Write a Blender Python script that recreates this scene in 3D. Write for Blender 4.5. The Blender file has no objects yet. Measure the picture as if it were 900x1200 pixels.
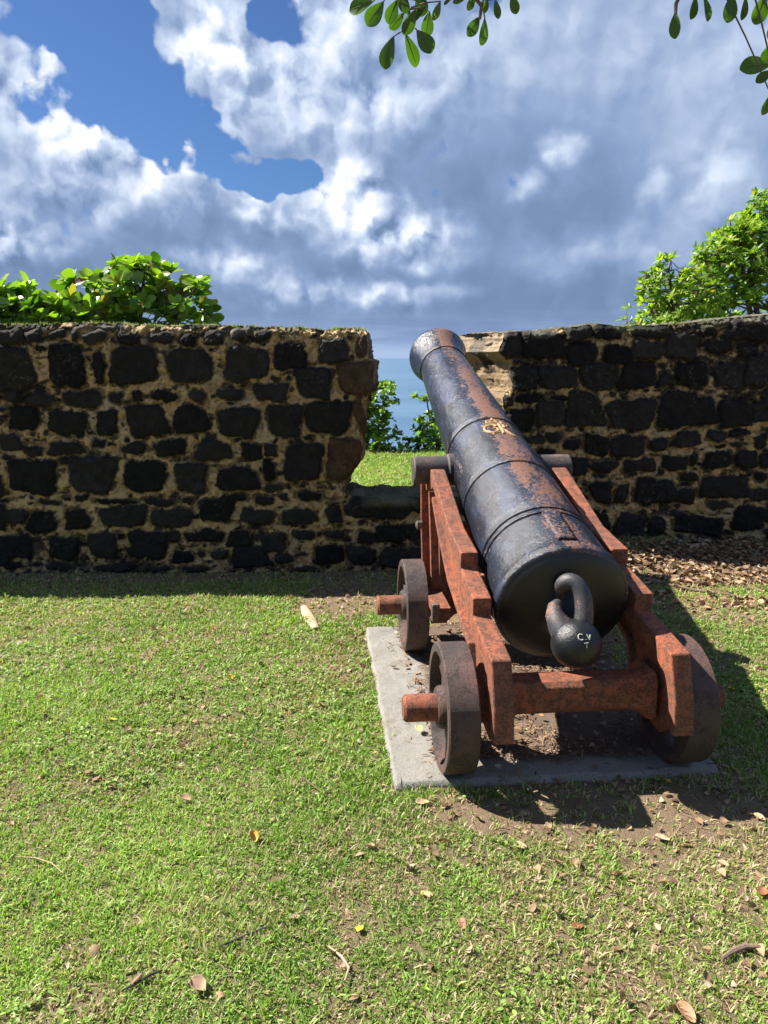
import bpy, bmesh, math, random
import numpy as np
from math import radians as R, sin, cos, pi
from mathutils import Vector, Matrix

scene = bpy.context.scene
col = scene.collection
rng = np.random.default_rng(7)
random.seed(7)

# ------------------------------------------------------------------ camera
EYE = 1.5
F, CX, CY = 866.0, 450.0, 600.0
TH = math.atan(181 / 866)
cd = bpy.data.cameras.new("camera")
cam = bpy.data.objects.new("camera", cd); col.objects.link(cam)
cam.location = (0, 0, EYE); cam.rotation_euler = (pi / 2 - TH, 0, 0)
cd.sensor_fit = 'VERTICAL'; cd.sensor_height = 36; cd.sensor_width = 27
cd.lens = F / 1200 * 36; cd.clip_start = 0.05; cd.clip_end = 60000
scene.camera = cam

# ------------------------------------------------------------------ light
SUN = Vector((-0.90, 0.33, 1.0)).normalized()
EL = math.asin(SUN.z); AZ = math.atan2(SUN.x, SUN.y)
sd = bpy.data.lights.new("sun", 'SUN'); sd.energy = 5.0; sd.angle = R(0.55); sd.color = (1, 0.95, 0.87)
sun = bpy.data.objects.new("sun", sd); col.objects.link(sun)
sun.rotation_euler = SUN.to_track_quat('Z', 'Y').to_euler()
scene.view_settings.view_transform = 'Standard'
scene.view_settings.look = 'None'
scene.view_settings.exposure = 1.45
scene.view_settings.gamma = 1.0
scene.view_settings.use_curve_mapping = False

def ray(px, py):
    u = (px - CX) / F; v = (CY - py) / F
    c, s = cos(TH), sin(TH)
    return np.array([u, c + v * s, -s + v * c])
def at_y(px, py, d):
    r = ray(px, py); return np.array([0, 0, EYE]) + r * (d / r[1])
def on_ground(px, py, z=0.0):
    r = ray(px, py); return np.array([0, 0, EYE]) + r * ((z - EYE) / r[2])
def azel(px, py):
    r = ray(px, py); return math.atan2(r[0], r[1]), math.asin(r[2] / np.linalg.norm(r))

# ---- world: Nishita sky with broken cloud, laid out by compass direction and elevation
world = bpy.data.worlds.new("World"); scene.world = world; world.use_nodes = True
world.cycles.sampling_method = 'NONE'
W = world.node_tree; W.nodes.clear()
class NT:
    def __init__(s, t, dim='3D'): s.t = t; s.dim = dim
    def n(s, typ, **k):
        o = s.t.nodes.new(typ)
        for a, b in k.items(): setattr(o, a, b)
        return o
    def l(s, a, b): s.t.links.new(a, b)
    def put(s, sock, v):
        if isinstance(v, bpy.types.NodeSocket): s.l(v, sock)
        else: sock.default_value = v
    def m(s, op, a, b=0.0, c=None, clamp=False):
        o = s.n('ShaderNodeMath', operation=op); o.use_clamp = clamp
        s.put(o.inputs[0], a); s.put(o.inputs[1], b)
        if c is not None: s.put(o.inputs[2], c)
        return o.outputs[0]
    def vm(s, op, a, b=(0, 0, 0)):
        o = s.n('ShaderNodeVectorMath', operation=op)
        s.put(o.inputs[0], a); s.put(o.inputs[1], b); return o.outputs[0] if op not in ('LENGTH', 'DISTANCE', 'DOT_PRODUCT') else o.outputs['Value']
    def noise(s, vec, scale, detail=6, rough=0.55, lac=2.0, dist=0.0, out='Fac'):
        o = s.n('ShaderNodeTexNoise', noise_dimensions=s.dim); s.put(o.inputs['Vector'], vec)
        o.inputs['Scale'].default_value = scale; o.inputs['Detail'].default_value = detail
        o.inputs['Roughness'].default_value = rough; o.inputs['Lacunarity'].default_value = lac
        o.inputs['Distortion'].default_value = dist
        return o.outputs[out]
    def ss(s, x, a, b, lo=0.0, hi=1.0, kind='SMOOTHSTEP'):
        o = s.n('ShaderNodeMapRange', interpolation_type=kind)
        s.put(o.inputs[0], x); o.inputs[1].default_value = a; o.inputs[2].default_value = b
        o.inputs[3].default_value = lo; o.inputs[4].default_value = hi; return o.outputs[0]
    def mix(s, f, a, b, blend='MIX'):
        o = s.n('ShaderNodeMix', data_type='RGBA', blend_type=blend)
        s.put(o.inputs[0], f); s.put(o.inputs[6], a if isinstance(a, bpy.types.NodeSocket) else (*a, 1)); s.put(o.inputs[7], b if isinstance(b, bpy.types.NodeSocket) else (*b, 1))
        return o.outputs[2]
w = NT(W, '2D')
tc = w.n('ShaderNodeTexCoord'); sx = w.n('ShaderNodeSeparateXYZ'); w.l(tc.outputs['Generated'], sx.inputs[0])
az = w.m('ARCTAN2', sx.outputs[0], sx.outputs[1]); el = w.m('ARCSINE', sx.outputs[2])
cb = w.n('ShaderNodeCombineXYZ'); w.l(az, cb.inputs[0]); w.l(el, cb.inputs[1]); P0 = cb.outputs[0]
def warped(P, sc, amt, det=3):
    d = w.vm('SUBTRACT', w.noise(P, sc, det, .55, out='Color'), (0.5, 0.5, 0.5)); d = w.vm('MULTIPLY', d, (amt, amt, 0))
    return w.vm('ADD', P, d)
PW = warped(P0, 9.0, 0.10)
PW2 = warped(P0, 17.0, 0.055)
def blobs(P, items):
    tot = None
    for (px, py, rx, ry, amp) in items:
        a, e = azel(px, py)
        d = w.vm('SUBTRACT', P, (a, e, 0)); d = w.vm('MULTIPLY', d, (F / rx, F / ry, 0))
        v = w.ss(w.vm('LENGTH', d), 1.0, 0.0, 0.0, amp)
        tot = v if tot is None else w.m('ADD', tot, v)
    return tot
# where the blue shows between the clouds (directions of the gaps)
gaps = blobs(PW, [(125, 70, 110, 115, 1.35), (55, 20, 70, 40, .5), (190, 130, 60, 60, .9), (245, 180, 70, 42, .95), (310, 208, 70, 36, .95), (325, 25, 62, 50, 1.15), (345, 195, 40, 24, .5),
                  (-480, 40, 300, 120, 1.2), (1500, 60, 330, 120, 1.1), (400, -700, 700, 250, 1.2), (-300, -500, 400, 300, 1.1), (1300, -500, 400, 300, 1.1)])
# billowing relief, shaded from the upper left where the sun stands
def billow(P, s, det=2.0):
    v = w.n('ShaderNodeTexVoronoi', feature='SMOOTH_F1', voronoi_dimensions='2D'); w.put(v.inputs['Vector'], P); v.inputs['Scale'].default_value = s
    v.inputs['Smoothness'].default_value = .35; v.inputs['Detail'].default_value = det; v.inputs['Roughness'].default_value = .5
    return w.m('SUBTRACT', 1.0, v.outputs['Distance'])
PB = warped(P0, 26.0, 0.030, 4)
PB2 = w.vm('ADD', PB, (-0.011, 0.015, 0))
h1 = billow(PB, 14.0, 2.8); h2 = billow(PB2, 14.0, 2.8)
east = w.ss(az, -.02, .20, 1.0, .42)      # the eastern deck is smoother, without heaped tops
rel = w.m('MULTIPLY', w.m('SUBTRACT', h1, h2), east)
n1 = w.noise(P0, 6.0, 6, 0.52); n2 = w.noise(w.vm('ADD', P0, (-0.022, 0.028, 0)), 6.0, 6, 0.52)
rel2 = w.m('MULTIPLY', w.m('SUBTRACT', n1, n2), east)
cv = w.m('SUBTRACT', 1.00, gaps)
cv = w.m('ADD', cv, w.m('MULTIPLY', w.m('SUBTRACT', n1, 0.5), 1.0))
cv = w.m('ADD', cv, w.m('MULTIPLY', w.m('SUBTRACT', h1, 0.6), 0.7))
cmask = w.ss(cv, 0.17, 0.40)
# broad brightness of the cloud deck, then the lit caps
light = blobs(PW2, [(20, 80, 110, 90, .42), (205, 165, 62, 45, .60), (110, 150, 140, 60, .50), (285, 228, 60, 40, .55), (160, 215, 130, 60, .38), (40, 240, 120, 70, .30), (10, 290, 60, 44, .40),
                    (235, 30, 60, 80, .60), (290, 90, 90, 80, .42), (350, 110, 120, 90, .30), (375, 15, 60, 50, .45), (440, 120, 130, 80, .25), (530, 60, 220, 110, .26),
                    (400, 215, 62, 52, .80), (440, 265, 90, 56, .62), (345, 255, 70, 40, .42), (500, 285, 80, 44, .50), (270, 310, 100, 34, .40), (360, 345, 140, 30, .36), (480, 345, 120, 22, .3),
                    (657, 178, 34, 26, .50), (620, 218, 28, 26, .50), (765, 225, 30, 26, .38), (840, 215, 80, 60, .42), (760, 285, 100, 50, .32), (660, 300, 80, 36, .22), (690, 30, 190, 90, .16), (850, 110, 200, 120, .22), (880, 30, 160, 80, .16)])
lt = w.m('ADD', light, w.m('MULTIPLY', w.m('MULTIPLY', rel, 2.1), w.m('ADD', .05, light)))
lt = w.m('ADD', lt, w.m('MULTIPLY', w.m('MULTIPLY', rel2, 2.0), w.m('ADD', .03, w.m('MULTIPLY', light, .78))))
lt = w.m('ADD', lt, w.m('MULTIPLY', w.m('SUBTRACT', n1, .5), 0.28))
lt = w.m('ADD', lt, w.ss(cv, 0.25, 0.80, 0.14, 0.0))
lt = w.m('ADD', lt, w.ss(el, .08, .32, .04, .12))
ramp = w.n('ShaderNodeValToRGB'); w.l(lt, ramp.inputs[0])
cr = ramp.color_ramp; cr.interpolation = 'LINEAR'
CS = 4.1
def cc(r, g, b): return (r, g, b, 1)
cr.elements[0].position = 0.0; cr.elements[0].color = cc(.16, .235, .395)
cr.elements[1].position = 1.0; cr.elements[1].color = cc(.90, .93, .97)
for p_, c_ in ((.20, (.235, .33, .535)), (.42, (.385, .485, .68)), (.68, (.60, .70, .87))):
    e_ = cr.elements.new(p_); e_.color = cc(*c_)
cloudc = w.vm('MULTIPLY', ramp.outputs[0], (CS, CS, CS))
sky = w.n('ShaderNodeTexSky'); sky.sky_type = 'NISHITA'; sky.sun_disc = False
sky.sun_elevation = EL; sky.sun_rotation = AZ % (2 * pi); sky.air_density = 1.0; sky.dust_density = 0.3; sky.ozone_density = 3.0
skyc = w.vm('MULTIPLY', sky.outputs[0], (.20, .27, .38))
c1 = w.mix(cmask, skyc, cloudc)
# low haze band with streaks right on the sea horizon
st = w.noise(w.vm('MULTIPLY', P0, (2.0, 26.0, 1)), 3.0, 4, .5)
band = w.m('MULTIPLY', w.ss(el, 0.075, 0.0), 0.85)
bandc = w.mix(w.ss(st, .38, .62), (.24 * CS, .34 * CS, .58 * CS), (.34 * CS, .46 * CS, .70 * CS))
bandc = w.mix(w.ss(el, .030, .004), bandc, (.42 * CS, .55 * CS, .78 * CS))
c2 = w.mix(band, c1, bandc)
bg = w.n('ShaderNodeBackground'); w.l(c2, bg.inputs[0]); bg.inputs[1].default_value = 0.10
wo = w.n('ShaderNodeOutputWorld'); w.l(bg.outputs[0], wo.inputs[0])

# ------------------------------------------------------------------ helpers
def hsh(ix, iy, iz, seed):
    h = (ix.astype(np.int64) * 374761393 + iy.astype(np.int64) * 668265263 + iz.astype(np.int64) * 2147483647 + seed * 974634777) & 0xffffffff
    h = ((h ^ (h >> 13)) * 1274126177) & 0xffffffff
    h = ((h ^ (h >> 16)) * 2246822519) & 0xffffffff
    return ((h ^ (h >> 15)) & 0xffffff) / float(0xffffff)
def vn(x, y, seed=0):
    x = np.asarray(x, float); y = np.asarray(y, float)
    ix = np.floor(x); iy = np.floor(y); fx = x - ix; fy = y - iy
    fx = fx * fx * (3 - 2 * fx); fy = fy * fy * (3 - 2 * fy)
    z = np.zeros_like(ix)
    a = hsh(ix, iy, z, seed); b = hsh(ix + 1, iy, z, seed); c = hsh(ix, iy + 1, z, seed); d = hsh(ix + 1, iy + 1, z, seed)
    return (a * (1 - fx) + b * fx) * (1 - fy) + (c * (1 - fx) + d * fx) * fy
def fbm(x, y, f=1.0, o=4, seed=0, g=0.5):
    t = 0; a = 1; n = 0
    for k in range(o):
        t = t + a * vn(x * f + 17.3 * k, y * f - 9.1 * k, seed + k); n += a; a *= g; f *= 2.03
    return t / n
def sst(x, a, b):
    t = np.clip((np.asarray(x, float) - a) / (b - a), 0, 1); return t * t * (3 - 2 * t)

class MB:
    def __init__(s): s.v = []; s.f = []
    def add(s, vs, fs):
        o = len(s.v); s.v += [tuple(map(float, v)) for v in vs]; s.f += [tuple(i + o for i in f) for f in fs]
    def prism(s, poly, x0, x1):          # polygon in (y,z) extruded along x
        n = len(poly)
        vs = [(x0, a, b) for a, b in poly] + [(x1, a, b) for a, b in poly]
        fs = [tuple(range(n))[::-1], tuple(range(n, 2 * n))]
        ar = sum(poly[i][0] * poly[(i + 1) % n][1] - poly[(i + 1) % n][0] * poly[i][1] for i in range(n))
        fs += [(i, (i + 1) % n, n + (i + 1) % n, n + i) for i in range(n)]
        if ar < 0: fs = [f[::-1] for f in fs]
        s.add(vs, fs)
    def tube(s, pts, rad, n=10, cap=True):
        pts = [Vector(p) for p in pts]
        if not hasattr(rad, '__len__'): rad = [rad] * len(pts)
        prev = None; vs = []
        for i, p in enumerate(pts):
            t = (pts[min(i + 1, len(pts) - 1)] - pts[max(i - 1, 0)]).normalized()
            if prev is None:
                a = t.orthogonal().normalized()
            else:
                a = (prev - t * prev.dot(t)).normalized()
            prev = a; b = t.cross(a)
            for k in range(n):
                q = 2 * pi * k / n; vs.append(p + (a * cos(q) + b * sin(q)) * rad[i])
        fs = []
        for i in range(len(pts) - 1):
            for k in range(n):
                k2 = (k + 1) % n
                fs.append((i * n + k, i * n + k2, (i + 1) * n + k2, (i + 1) * n + k))
        if cap:
            fs.append(tuple(range(n))[::-1]); fs.append(tuple((len(pts) - 1) * n + k for k in range(n)))
        s.add(vs, fs)
    def lathe(s, prof, n=96, axis='y', c=(0, 0, 0)):   # prof [(t, r)] along axis
        vs = []; c = Vector(c)
        for t, r in prof:
            for k in range(n):
                q = 2 * pi * k / n
                p = (r * cos(q), t, r * sin(q)) if axis == 'y' else (t, r * cos(q), r * sin(q))
                vs.append(c + Vector(p))
        fs = []
        for i in range(len(prof) - 1):
            for k in range(n):
                k2 = (k + 1) % n
                f = (i * n + k, (i + 1) * n + k, (i + 1) * n + k2, i * n + k2)
                fs.append(f[::-1] if axis == 'y' else f[::-1])
        s.add(vs, fs)
    def build(s, name, mat, parent=None, smooth=False, bevel=0.0, fix=True, loc=None, rot=None):
        me = bpy.data.meshes.new(name); me.from_pydata(s.v, [], s.f); me.update()
        if fix:
            b = bmesh.new(); b.from_mesh(me); bmesh.ops.remove_doubles(b, verts=b.verts, dist=1e-6)
            bmesh.ops.recalc_face_normals(b, faces=b.faces); b.to_mesh(me); b.free()
        o = bpy.data.objects.new(name, me); col.objects.link(o); me.materials.append(mat)
        if smooth:
            me.polygons.foreach_set('use_smooth', [True] * len(me.polygons))
            me.set_sharp_from_angle(angle=R(40))
        if bevel:
            m = o.modifiers.new('bevel', 'BEVEL'); m.width = bevel; m.segments = 2; m.limit_method = 'ANGLE'; m.angle_limit = R(35)
        if parent: o.parent = parent
        if loc is not None: o.location = loc
        if rot is not None: o.rotation_euler = rot
        return o

def raw_mesh(name, V, faces, mat, colors=None, parent=None, smooth=False, origin=None):
    """V (n,3) array; faces list of (array (m,k))"""
    V = np.asarray(V, np.float32)
    if origin is not None: V = V - np.asarray(origin, np.float32)
    me = bpy.data.meshes.new(name)
    me.vertices.add(len(V)); me.vertices.foreach_set('co', V.ravel())
    li = np.concatenate([f.ravel() for f in faces]).astype(np.int32)
    tot = np.concatenate([np.full(len(f), f.shape[1]) for f in faces]).astype(np.int32)
    st_ = np.concatenate([[0], np.cumsum(tot)[:-1]]).astype(np.int32)
    me.loops.add(len(li)); me.loops.foreach_set('vertex_index', li)
    me.polygons.add(len(tot)); me.polygons.foreach_set('loop_start', st_); me.polygons.foreach_set('loop_total', tot)
    if smooth: me.polygons.foreach_set('use_smooth', np.ones(len(tot), bool))
    me.update(calc_edges=True)
    if colors is not None:
        a = me.color_attributes.new('Col', 'FLOAT_COLOR', 'POINT')
        c = np.ones((len(V), 4), np.float32); c[:, :3] = colors
        a.data.foreach_set('color', c.ravel())
    me.materials.append(mat)
    o = bpy.data.objects.new(name, me); col.objects.link(o)
    if parent: o.parent = parent
    if origin is not None and parent is None: o.location = origin
    return o

def tag(o, label=None, cat=None, group=None, kind=None):
    if label: o['label'] = label
    if cat: o['category'] = cat
    if group: o['group'] = group
    if kind: o['kind'] = kind
    return o
def empty(name, loc, rot=(0, 0, 0)):
    o = bpy.data.objects.new(name, None); col.objects.link(o); o.location = loc; o.rotation_euler = rot
    o.empty_display_size = .1
    return o

# ------------------------------------------------------------------ materials
def mat_new(name):
    m = bpy.data.materials.new(name); m.use_nodes = True; m.node_tree.nodes.clear()
    t = NT(m.node_tree); out = t.n('ShaderNodeOutputMaterial'); b = t.n('ShaderNodeBsdfPrincipled'); t.l(b.outputs[0], out.inputs[0])
    return m, t, b, out
def bump(t, b, h, strength=.5, dist=.01, prev=None):
    o = t.n('ShaderNodeBump'); o.inputs['Strength'].default_value = strength; o.inputs['Distance'].default_value = dist
    t.put(o.inputs['Height'], h)
    if prev is not None: t.l(prev, o.inputs['Normal'])
    t.l(o.outputs[0], b.inputs['Normal']); return o.outputs[0]
def obj_co(t): return t.n('ShaderNodeTexCoord').outputs['Object']

def leaf_mat(name, trans=.35, rough=.45, tint=(1.3, 1.5, .5)):
    m, t, b, out = mat_new(name)
    a = t.n('ShaderNodeAttribute', attribute_name='Col')
    t.l(a.outputs['Color'], b.inputs['Base Color']); b.inputs['Roughness'].default_value = rough
    b.inputs['Specular IOR Level'].default_value = .35
    tr = t.n('ShaderNodeBsdfTranslucent'); t.l(t.vm('MULTIPLY', a.outputs['Color'], tint), tr.inputs[0])
    mx = t.n('ShaderNodeMixShader'); mx.inputs[0].default_value = trans
    t.l(b.outputs[0], mx.inputs[1]); t.l(tr.outputs[0], mx.inputs[2]); t.l(mx.outputs[0], out.inputs[0])
    return m
M_GRASS = leaf_mat('grass_blades', .35, .55, (1.25, 1.4, .6))
M_LEAF = leaf_mat('foliage', .38, .4, (1.5, 1.7, .4))
M_GLOSSY = leaf_mat('glossy_leaf', .30, .32, (1.5, 1.9, .3))
M_DEAD = leaf_mat('dead_leaf', .12, .7, (1.2, 1.0, .7))

def bark_mat():
    m, t, b, out = mat_new('bark'); co = obj_co(t)
    n = t.noise(co, 30, 6, .6)
    t.l(t.mix(n, (.06, .04, .028), (.20, .15, .11)), b.inputs['Base Color']); b.inputs['Roughness'].default_value = .85
    bump(t, b, n, .6, .005); return m
M_BARK = bark_mat()

def wall_mat():
    m, t, b, out = mat_new('masonry'); co = obj_co(t)
    a = t.n('ShaderNodeAttribute', attribute_name='Col')
    n = t.noise(co, 55, 6, .65); n2 = t.noise(co, 9, 5, .6); n3 = t.noise(co, 210, 3, .6)
    c = t.mix(.85, a.outputs['Color'], t.mix(n, (.35, .35, .35), (1.45, 1.42, 1.4)), 'MULTIPLY')
    # dry grey lichen flecks
    fl = t.m('MULTIPLY', t.ss(n3, .60, .72), t.ss(n2, .5, .65))
    c = t.mix(t.m('MULTIPLY', fl, .35), c, (.22, .22, .17))
    t.l(c, b.inputs['Base Color']); b.inputs['Roughness'].default_value = .9
    b.inputs['Specular IOR Level'].default_value = .25
    h = t.m('ADD', t.m('MULTIPLY', n, 1.0), t.m('MULTIPLY', n3, .35))
    bump(t, b, h, 1.0, .016)
    return m
M_WALL = wall_mat()

def soil_mat():
    m, t, b, out = mat_new('soil_and_thatch'); co = obj_co(t)
    n = t.noise(co, 4, 6, .6); n2 = t.noise(co, 60, 6, .7); n3 = t.noise(co, 320, 3, .6)
    soil = t.mix(n2, (.11, .072, .045), (.33, .24, .155))
    thatch = t.mix(n3, (.045, .06, .018), (.24, .23, .10))
    c = t.mix(t.ss(t.m('ADD', n, t.m('MULTIPLY', n2, .5)), .60, .85), thatch, soil)
    # explicit bare patch mask from the mesh
    a = t.n('ShaderNodeAttribute', attribute_name='Col'); sp = t.n('ShaderNodeSeparateColor'); t.l(a.outputs['Color'], sp.inputs[0])
    c = t.mix(sp.outputs[0], c, soil)
    far = t.mix(n2, (.10, .16, .035), (.20, .26, .07))
    c = t.mix(sp.outputs[1], c, far)
    t.l(c, b.inputs['Base Color']); b.inputs['Roughness'].default_value = .95; b.inputs['Specular IOR Level'].default_value = .15
    bump(t, b, t.m('ADD', n2, n3), .9, .012); return m
M_SOIL = soil_mat()

def concrete_mat():
    m, t, b, out = mat_new('weathered_concrete'); co = obj_co(t)
    n = t.noise(co, 6, 6, .6); n2 = t.noise(co, 90, 5, .7); n3 = t.noise(co, 300, 2, .5)
    c = t.mix(n, (.13, .125, .11), (.30, .285, .25))
    c = t.mix(t.ss(n2, .52, .7), c, (.13, .115, .095))
    c = t.mix(t.m('MULTIPLY', t.ss(n3, .6, .7), .4), c, (.5, .47, .42))
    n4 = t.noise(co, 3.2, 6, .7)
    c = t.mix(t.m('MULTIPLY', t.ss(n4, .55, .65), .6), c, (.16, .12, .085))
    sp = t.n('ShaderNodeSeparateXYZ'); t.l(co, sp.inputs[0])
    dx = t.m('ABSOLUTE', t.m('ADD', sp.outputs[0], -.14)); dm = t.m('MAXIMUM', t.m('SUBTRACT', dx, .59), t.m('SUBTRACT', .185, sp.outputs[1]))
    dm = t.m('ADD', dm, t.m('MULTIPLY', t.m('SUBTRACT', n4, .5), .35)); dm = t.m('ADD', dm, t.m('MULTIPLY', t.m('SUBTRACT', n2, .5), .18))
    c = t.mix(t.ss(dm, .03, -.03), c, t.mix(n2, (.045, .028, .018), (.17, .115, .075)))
    t.l(c, b.inputs['Base Color']); b.inputs['Roughness'].default_value = .9
    bump(t, b, t.m('ADD', n2, t.m('MULTIPLY', n3, .5)), .7, .006); return m
M_CONC = concrete_mat()

def iron_mat(name, paint, paint2, rust, top_rust=False, rough=.42, amount=.55, scale=14):
    m, t, b, out = mat_new(name); co = obj_co(t)
    n = t.noise(co, scale, 8, .72); nf = t.noise(co, 130, 5, .7); nm = t.noise(co, 3.2, 5, .6)
    nff = t.noise(co, 420, 2, .6)
    p = t.mix(t.ss(nm, .35, .65), paint, paint2)
    if top_rust:
        s3 = t.n('ShaderNodeSeparateXYZ'); t.l(co, s3.inputs[0])
        r_ = t.m('SQRT', t.m('ADD', t.m('POWER', s3.outputs[0], 2), t.m('POWER', s3.outputs[2], 2)))
        upv = t.m('DIVIDE', s3.outputs[2], t.m('MAXIMUM', r_, .02))
        rt_ = t.m('DIVIDE', s3.outputs[0], t.m('MAXIMUM', r_, .02))
        band = t.m('MULTIPLY', t.ss(upv, .35, .95), t.ss(t.m('ABSOLUTE', t.m('SUBTRACT', rt_, .12)), .62, .05))
        nl = t.noise(t.vm('MULTIPLY', co, (1.0, .35, 1.0)), 6.5, 7, .66)
        nc = t.noise(t.vm('MULTIPLY', co, (1.0, .6, 1.0)), 34, 7, .72, dist=.8)
        n70 = t.noise(co, 80, 5, .7)
        mk = t.m('ADD', t.m('ADD', t.m('MULTIPLY', band, .33), nl), t.m('MULTIPLY', t.m('SUBTRACT', nc, .5), 1.0))
        mk = t.m('ADD', mk, t.m('MULTIPLY', t.m('SUBTRACT', n70, .5), 1.2)); mk = t.m('ADD', mk, t.m('MULTIPLY', t.m('SUBTRACT', nff, .5), .4))
        mask = t.m('MULTIPLY', t.ss(mk, .74, .82), .9)
        mask = t.m('MAXIMUM', mask, t.m('MULTIPLY', t.ss(n70, .60, .68), .6))
        # blue-grey sky sheen painted into the colour, patchy, on the upper side
        nb = t.noise(t.vm('MULTIPLY', co, (1.0, .4, 1.0)), 11, 6, .65)
        p = t.mix(t.m('MULTIPLY', t.ss(nb, .45, .65), t.ss(upv, -.4, .5)), p, (.034, .046, .078))
    else:
        mask = t.m('MULTIPLY', t.ss(t.m('ADD', n, t.m('MULTIPLY', t.m('SUBTRACT', nf, .5), .9)), amount, amount + .12), .85)
    rc = t.mix(nf, rust, tuple(min(1, v * 2.0) for v in rust))
    c = t.mix(mask, p, rc)
    c = t.mix(.5, c, t.mix(nff, (.55, .55, .55), (1.35, 1.35, 1.35)), 'MULTIPLY')
    t.l(c, b.inputs['Base Color'])
    t.l(t.m('ADD', t.m('MULTIPLY', mask, .35), t.m('MULTIPLY', nf, .3, ) if False else t.m('MULTIPLY_ADD', nf, .22, rough - .08)), b.inputs['Roughness'])
    h = t.m('ADD', t.m('MULTIPLY', nf, .9), t.m('MULTIPLY', mask, -.5)); h = t.m('ADD', h, t.m('MULTIPLY', nff, .35))
    if top_rust: h = t.m('ADD', h, t.m('MULTIPLY', n70, 1.1))
    bump(t, b, h, .5 if top_rust else (.85 if 'red' in name or 'rusty' in name else .4), .006)
    return m
M_GUN = iron_mat('black_gun_paint', (.012, .013, .018), (.020, .024, .036), (.120, .054, .032), True, .20)
M_GUN_SHADED = iron_mat('shaded_breech_paint', (.007, .008, .009), (.013, .014, .015), (.07, .035, .022), False, .32, .66)  # gun paint made darker: the shade on the breech end is in the colour
M_LUG = iron_mat('worn_lug_iron', (.035, .036, .042), (.055, .050, .055), (.17, .075, .045), False, .42, .55)
M_TRUN = iron_mat('trunnion_iron', (.030, .029, .032), (.05, .045, .045), (.12, .065, .045), False, .6, .5)
M_RED = iron_mat('red_oxide_paint', (.33, .088, .036), (.20, .070, .034), (.070, .034, .023), False, .64, .475, 26)
M_WHEEL = iron_mat('rusty_black_iron', (.045, .032, .028), (.105, .050, .036), (.030, .024, .024), False, .58, .52, 20)
M_NUT = iron_mat('bare_bolt_iron', (.06, .05, .045), (.09, .07, .06), (.14, .07, .04), False, .6, .5, 40)
def flat_mat(name, c, rough=.6, metal=0.0, n_amt=.5, sc=200):
    m, t, b, out = mat_new(name); co = obj_co(t); n = t.noise(co, sc, 4, .6)
    t.l(t.mix(n, tuple(v * (1 - n_amt) for v in c), tuple(min(1, v * (1 + n_amt)) for v in c)), b.inputs['Base Color'])
    b.inputs['Roughness'].default_value = rough; b.inputs['Metallic'].default_value = metal
    bump(t, b, n, .3, .002); return m
M_GOLD = flat_mat('gilt_paint', (.40, .27, .13), .5, .1, .65, 70)
M_WHITE = flat_mat('white_lettering', (.50, .47, .38), .7, 0, .35, 260)
M_TWIG = flat_mat('dry_twig', (.16, .11, .075), .85, 0, .6, 90)
M_DTWIG = flat_mat('dark_twig', (.035, .028, .022), .85, 0, .6, 90)
M_HUSK = flat_mat('pale_husk', (.42, .30, .19), .85, 0, .35, 60)
def bore_mat():
    m, t, b, out = mat_new('bore_dark'); n = t.noise(obj_co(t), 20, 4, .6)
    t.l(t.mix(n, (.01, .009, .008), (.03, .02, .015)), b.inputs['Base Color']); b.inputs['Roughness'].default_value = .9; return m
M_BORE = bore_mat()
def sea_mat():
    m, t, b, out = mat_new('sea_water'); co = obj_co(t)
    n = t.noise(t.vm('MULTIPLY', co, (.5, 1, 1)), .12, 8, .7); n2 = t.noise(t.vm('MULTIPLY', co, (.25, 1, 1)), .012, 6, .65)
    t.l(t.mix(t.ss(n2, .35, .65), (.055, .115, .19), (.085, .155, .24)), b.inputs['Base Color'])
    b.inputs['Roughness'].default_value = .32; b.inputs['IOR'].default_value = 1.33
    b.inputs['Specular IOR Level'].default_value = .35
    bump(t, b, n, 1.0, 1.3); return m
M_SEA = sea_mat()

# ------------------------------------------------------------------ terrain + sea
CAR = np.array([.71, 2.37]); CA = R(5.2)
def car_local(x, y):
    dx, dy = x - CAR[0], y - CAR[1]
    return dx * cos(CA) + dy * sin(CA), -dx * sin(CA) + dy * cos(CA)      # right, forward
def ground_z(x, y):
    x = np.asarray(x, float); y = np.asarray(y, float)
    z = (fbm(x, y, .9, 3, 11) - .5) * .05 + (fbm(x, y, 6, 3, 12) - .5) * .016
    r, s = car_local(x, y)
    near = sst(np.maximum(np.abs(r) - .70, np.abs(s - .85) - .82), .0, .30)      # flat about the slab
    z = z * near - .012
    z = z + .08 * sst(y, 5.0, 5.7) * sst(x, .9, 1.7)                               # litter banked at the right wall
    z = z + .38 * sst(y - .45 * sst(x, .9, 1.15) * 1.0, 5.42, 5.62)                                       # higher grass outside
    z = z + (fbm(x, y, .5, 3, 31) - .5) * .15 * sst(y, 6.3, 8)
    z = z + .08 * sst(y, 6.4, 8.7)
    z = z - .70 * np.clip(y - 8.9, 0, 60) * 1.0
    z = z + (fbm(x, y, .2, 3, 5) - .5) * 2.0 * sst(y, 10, 20)
    return z
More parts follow.
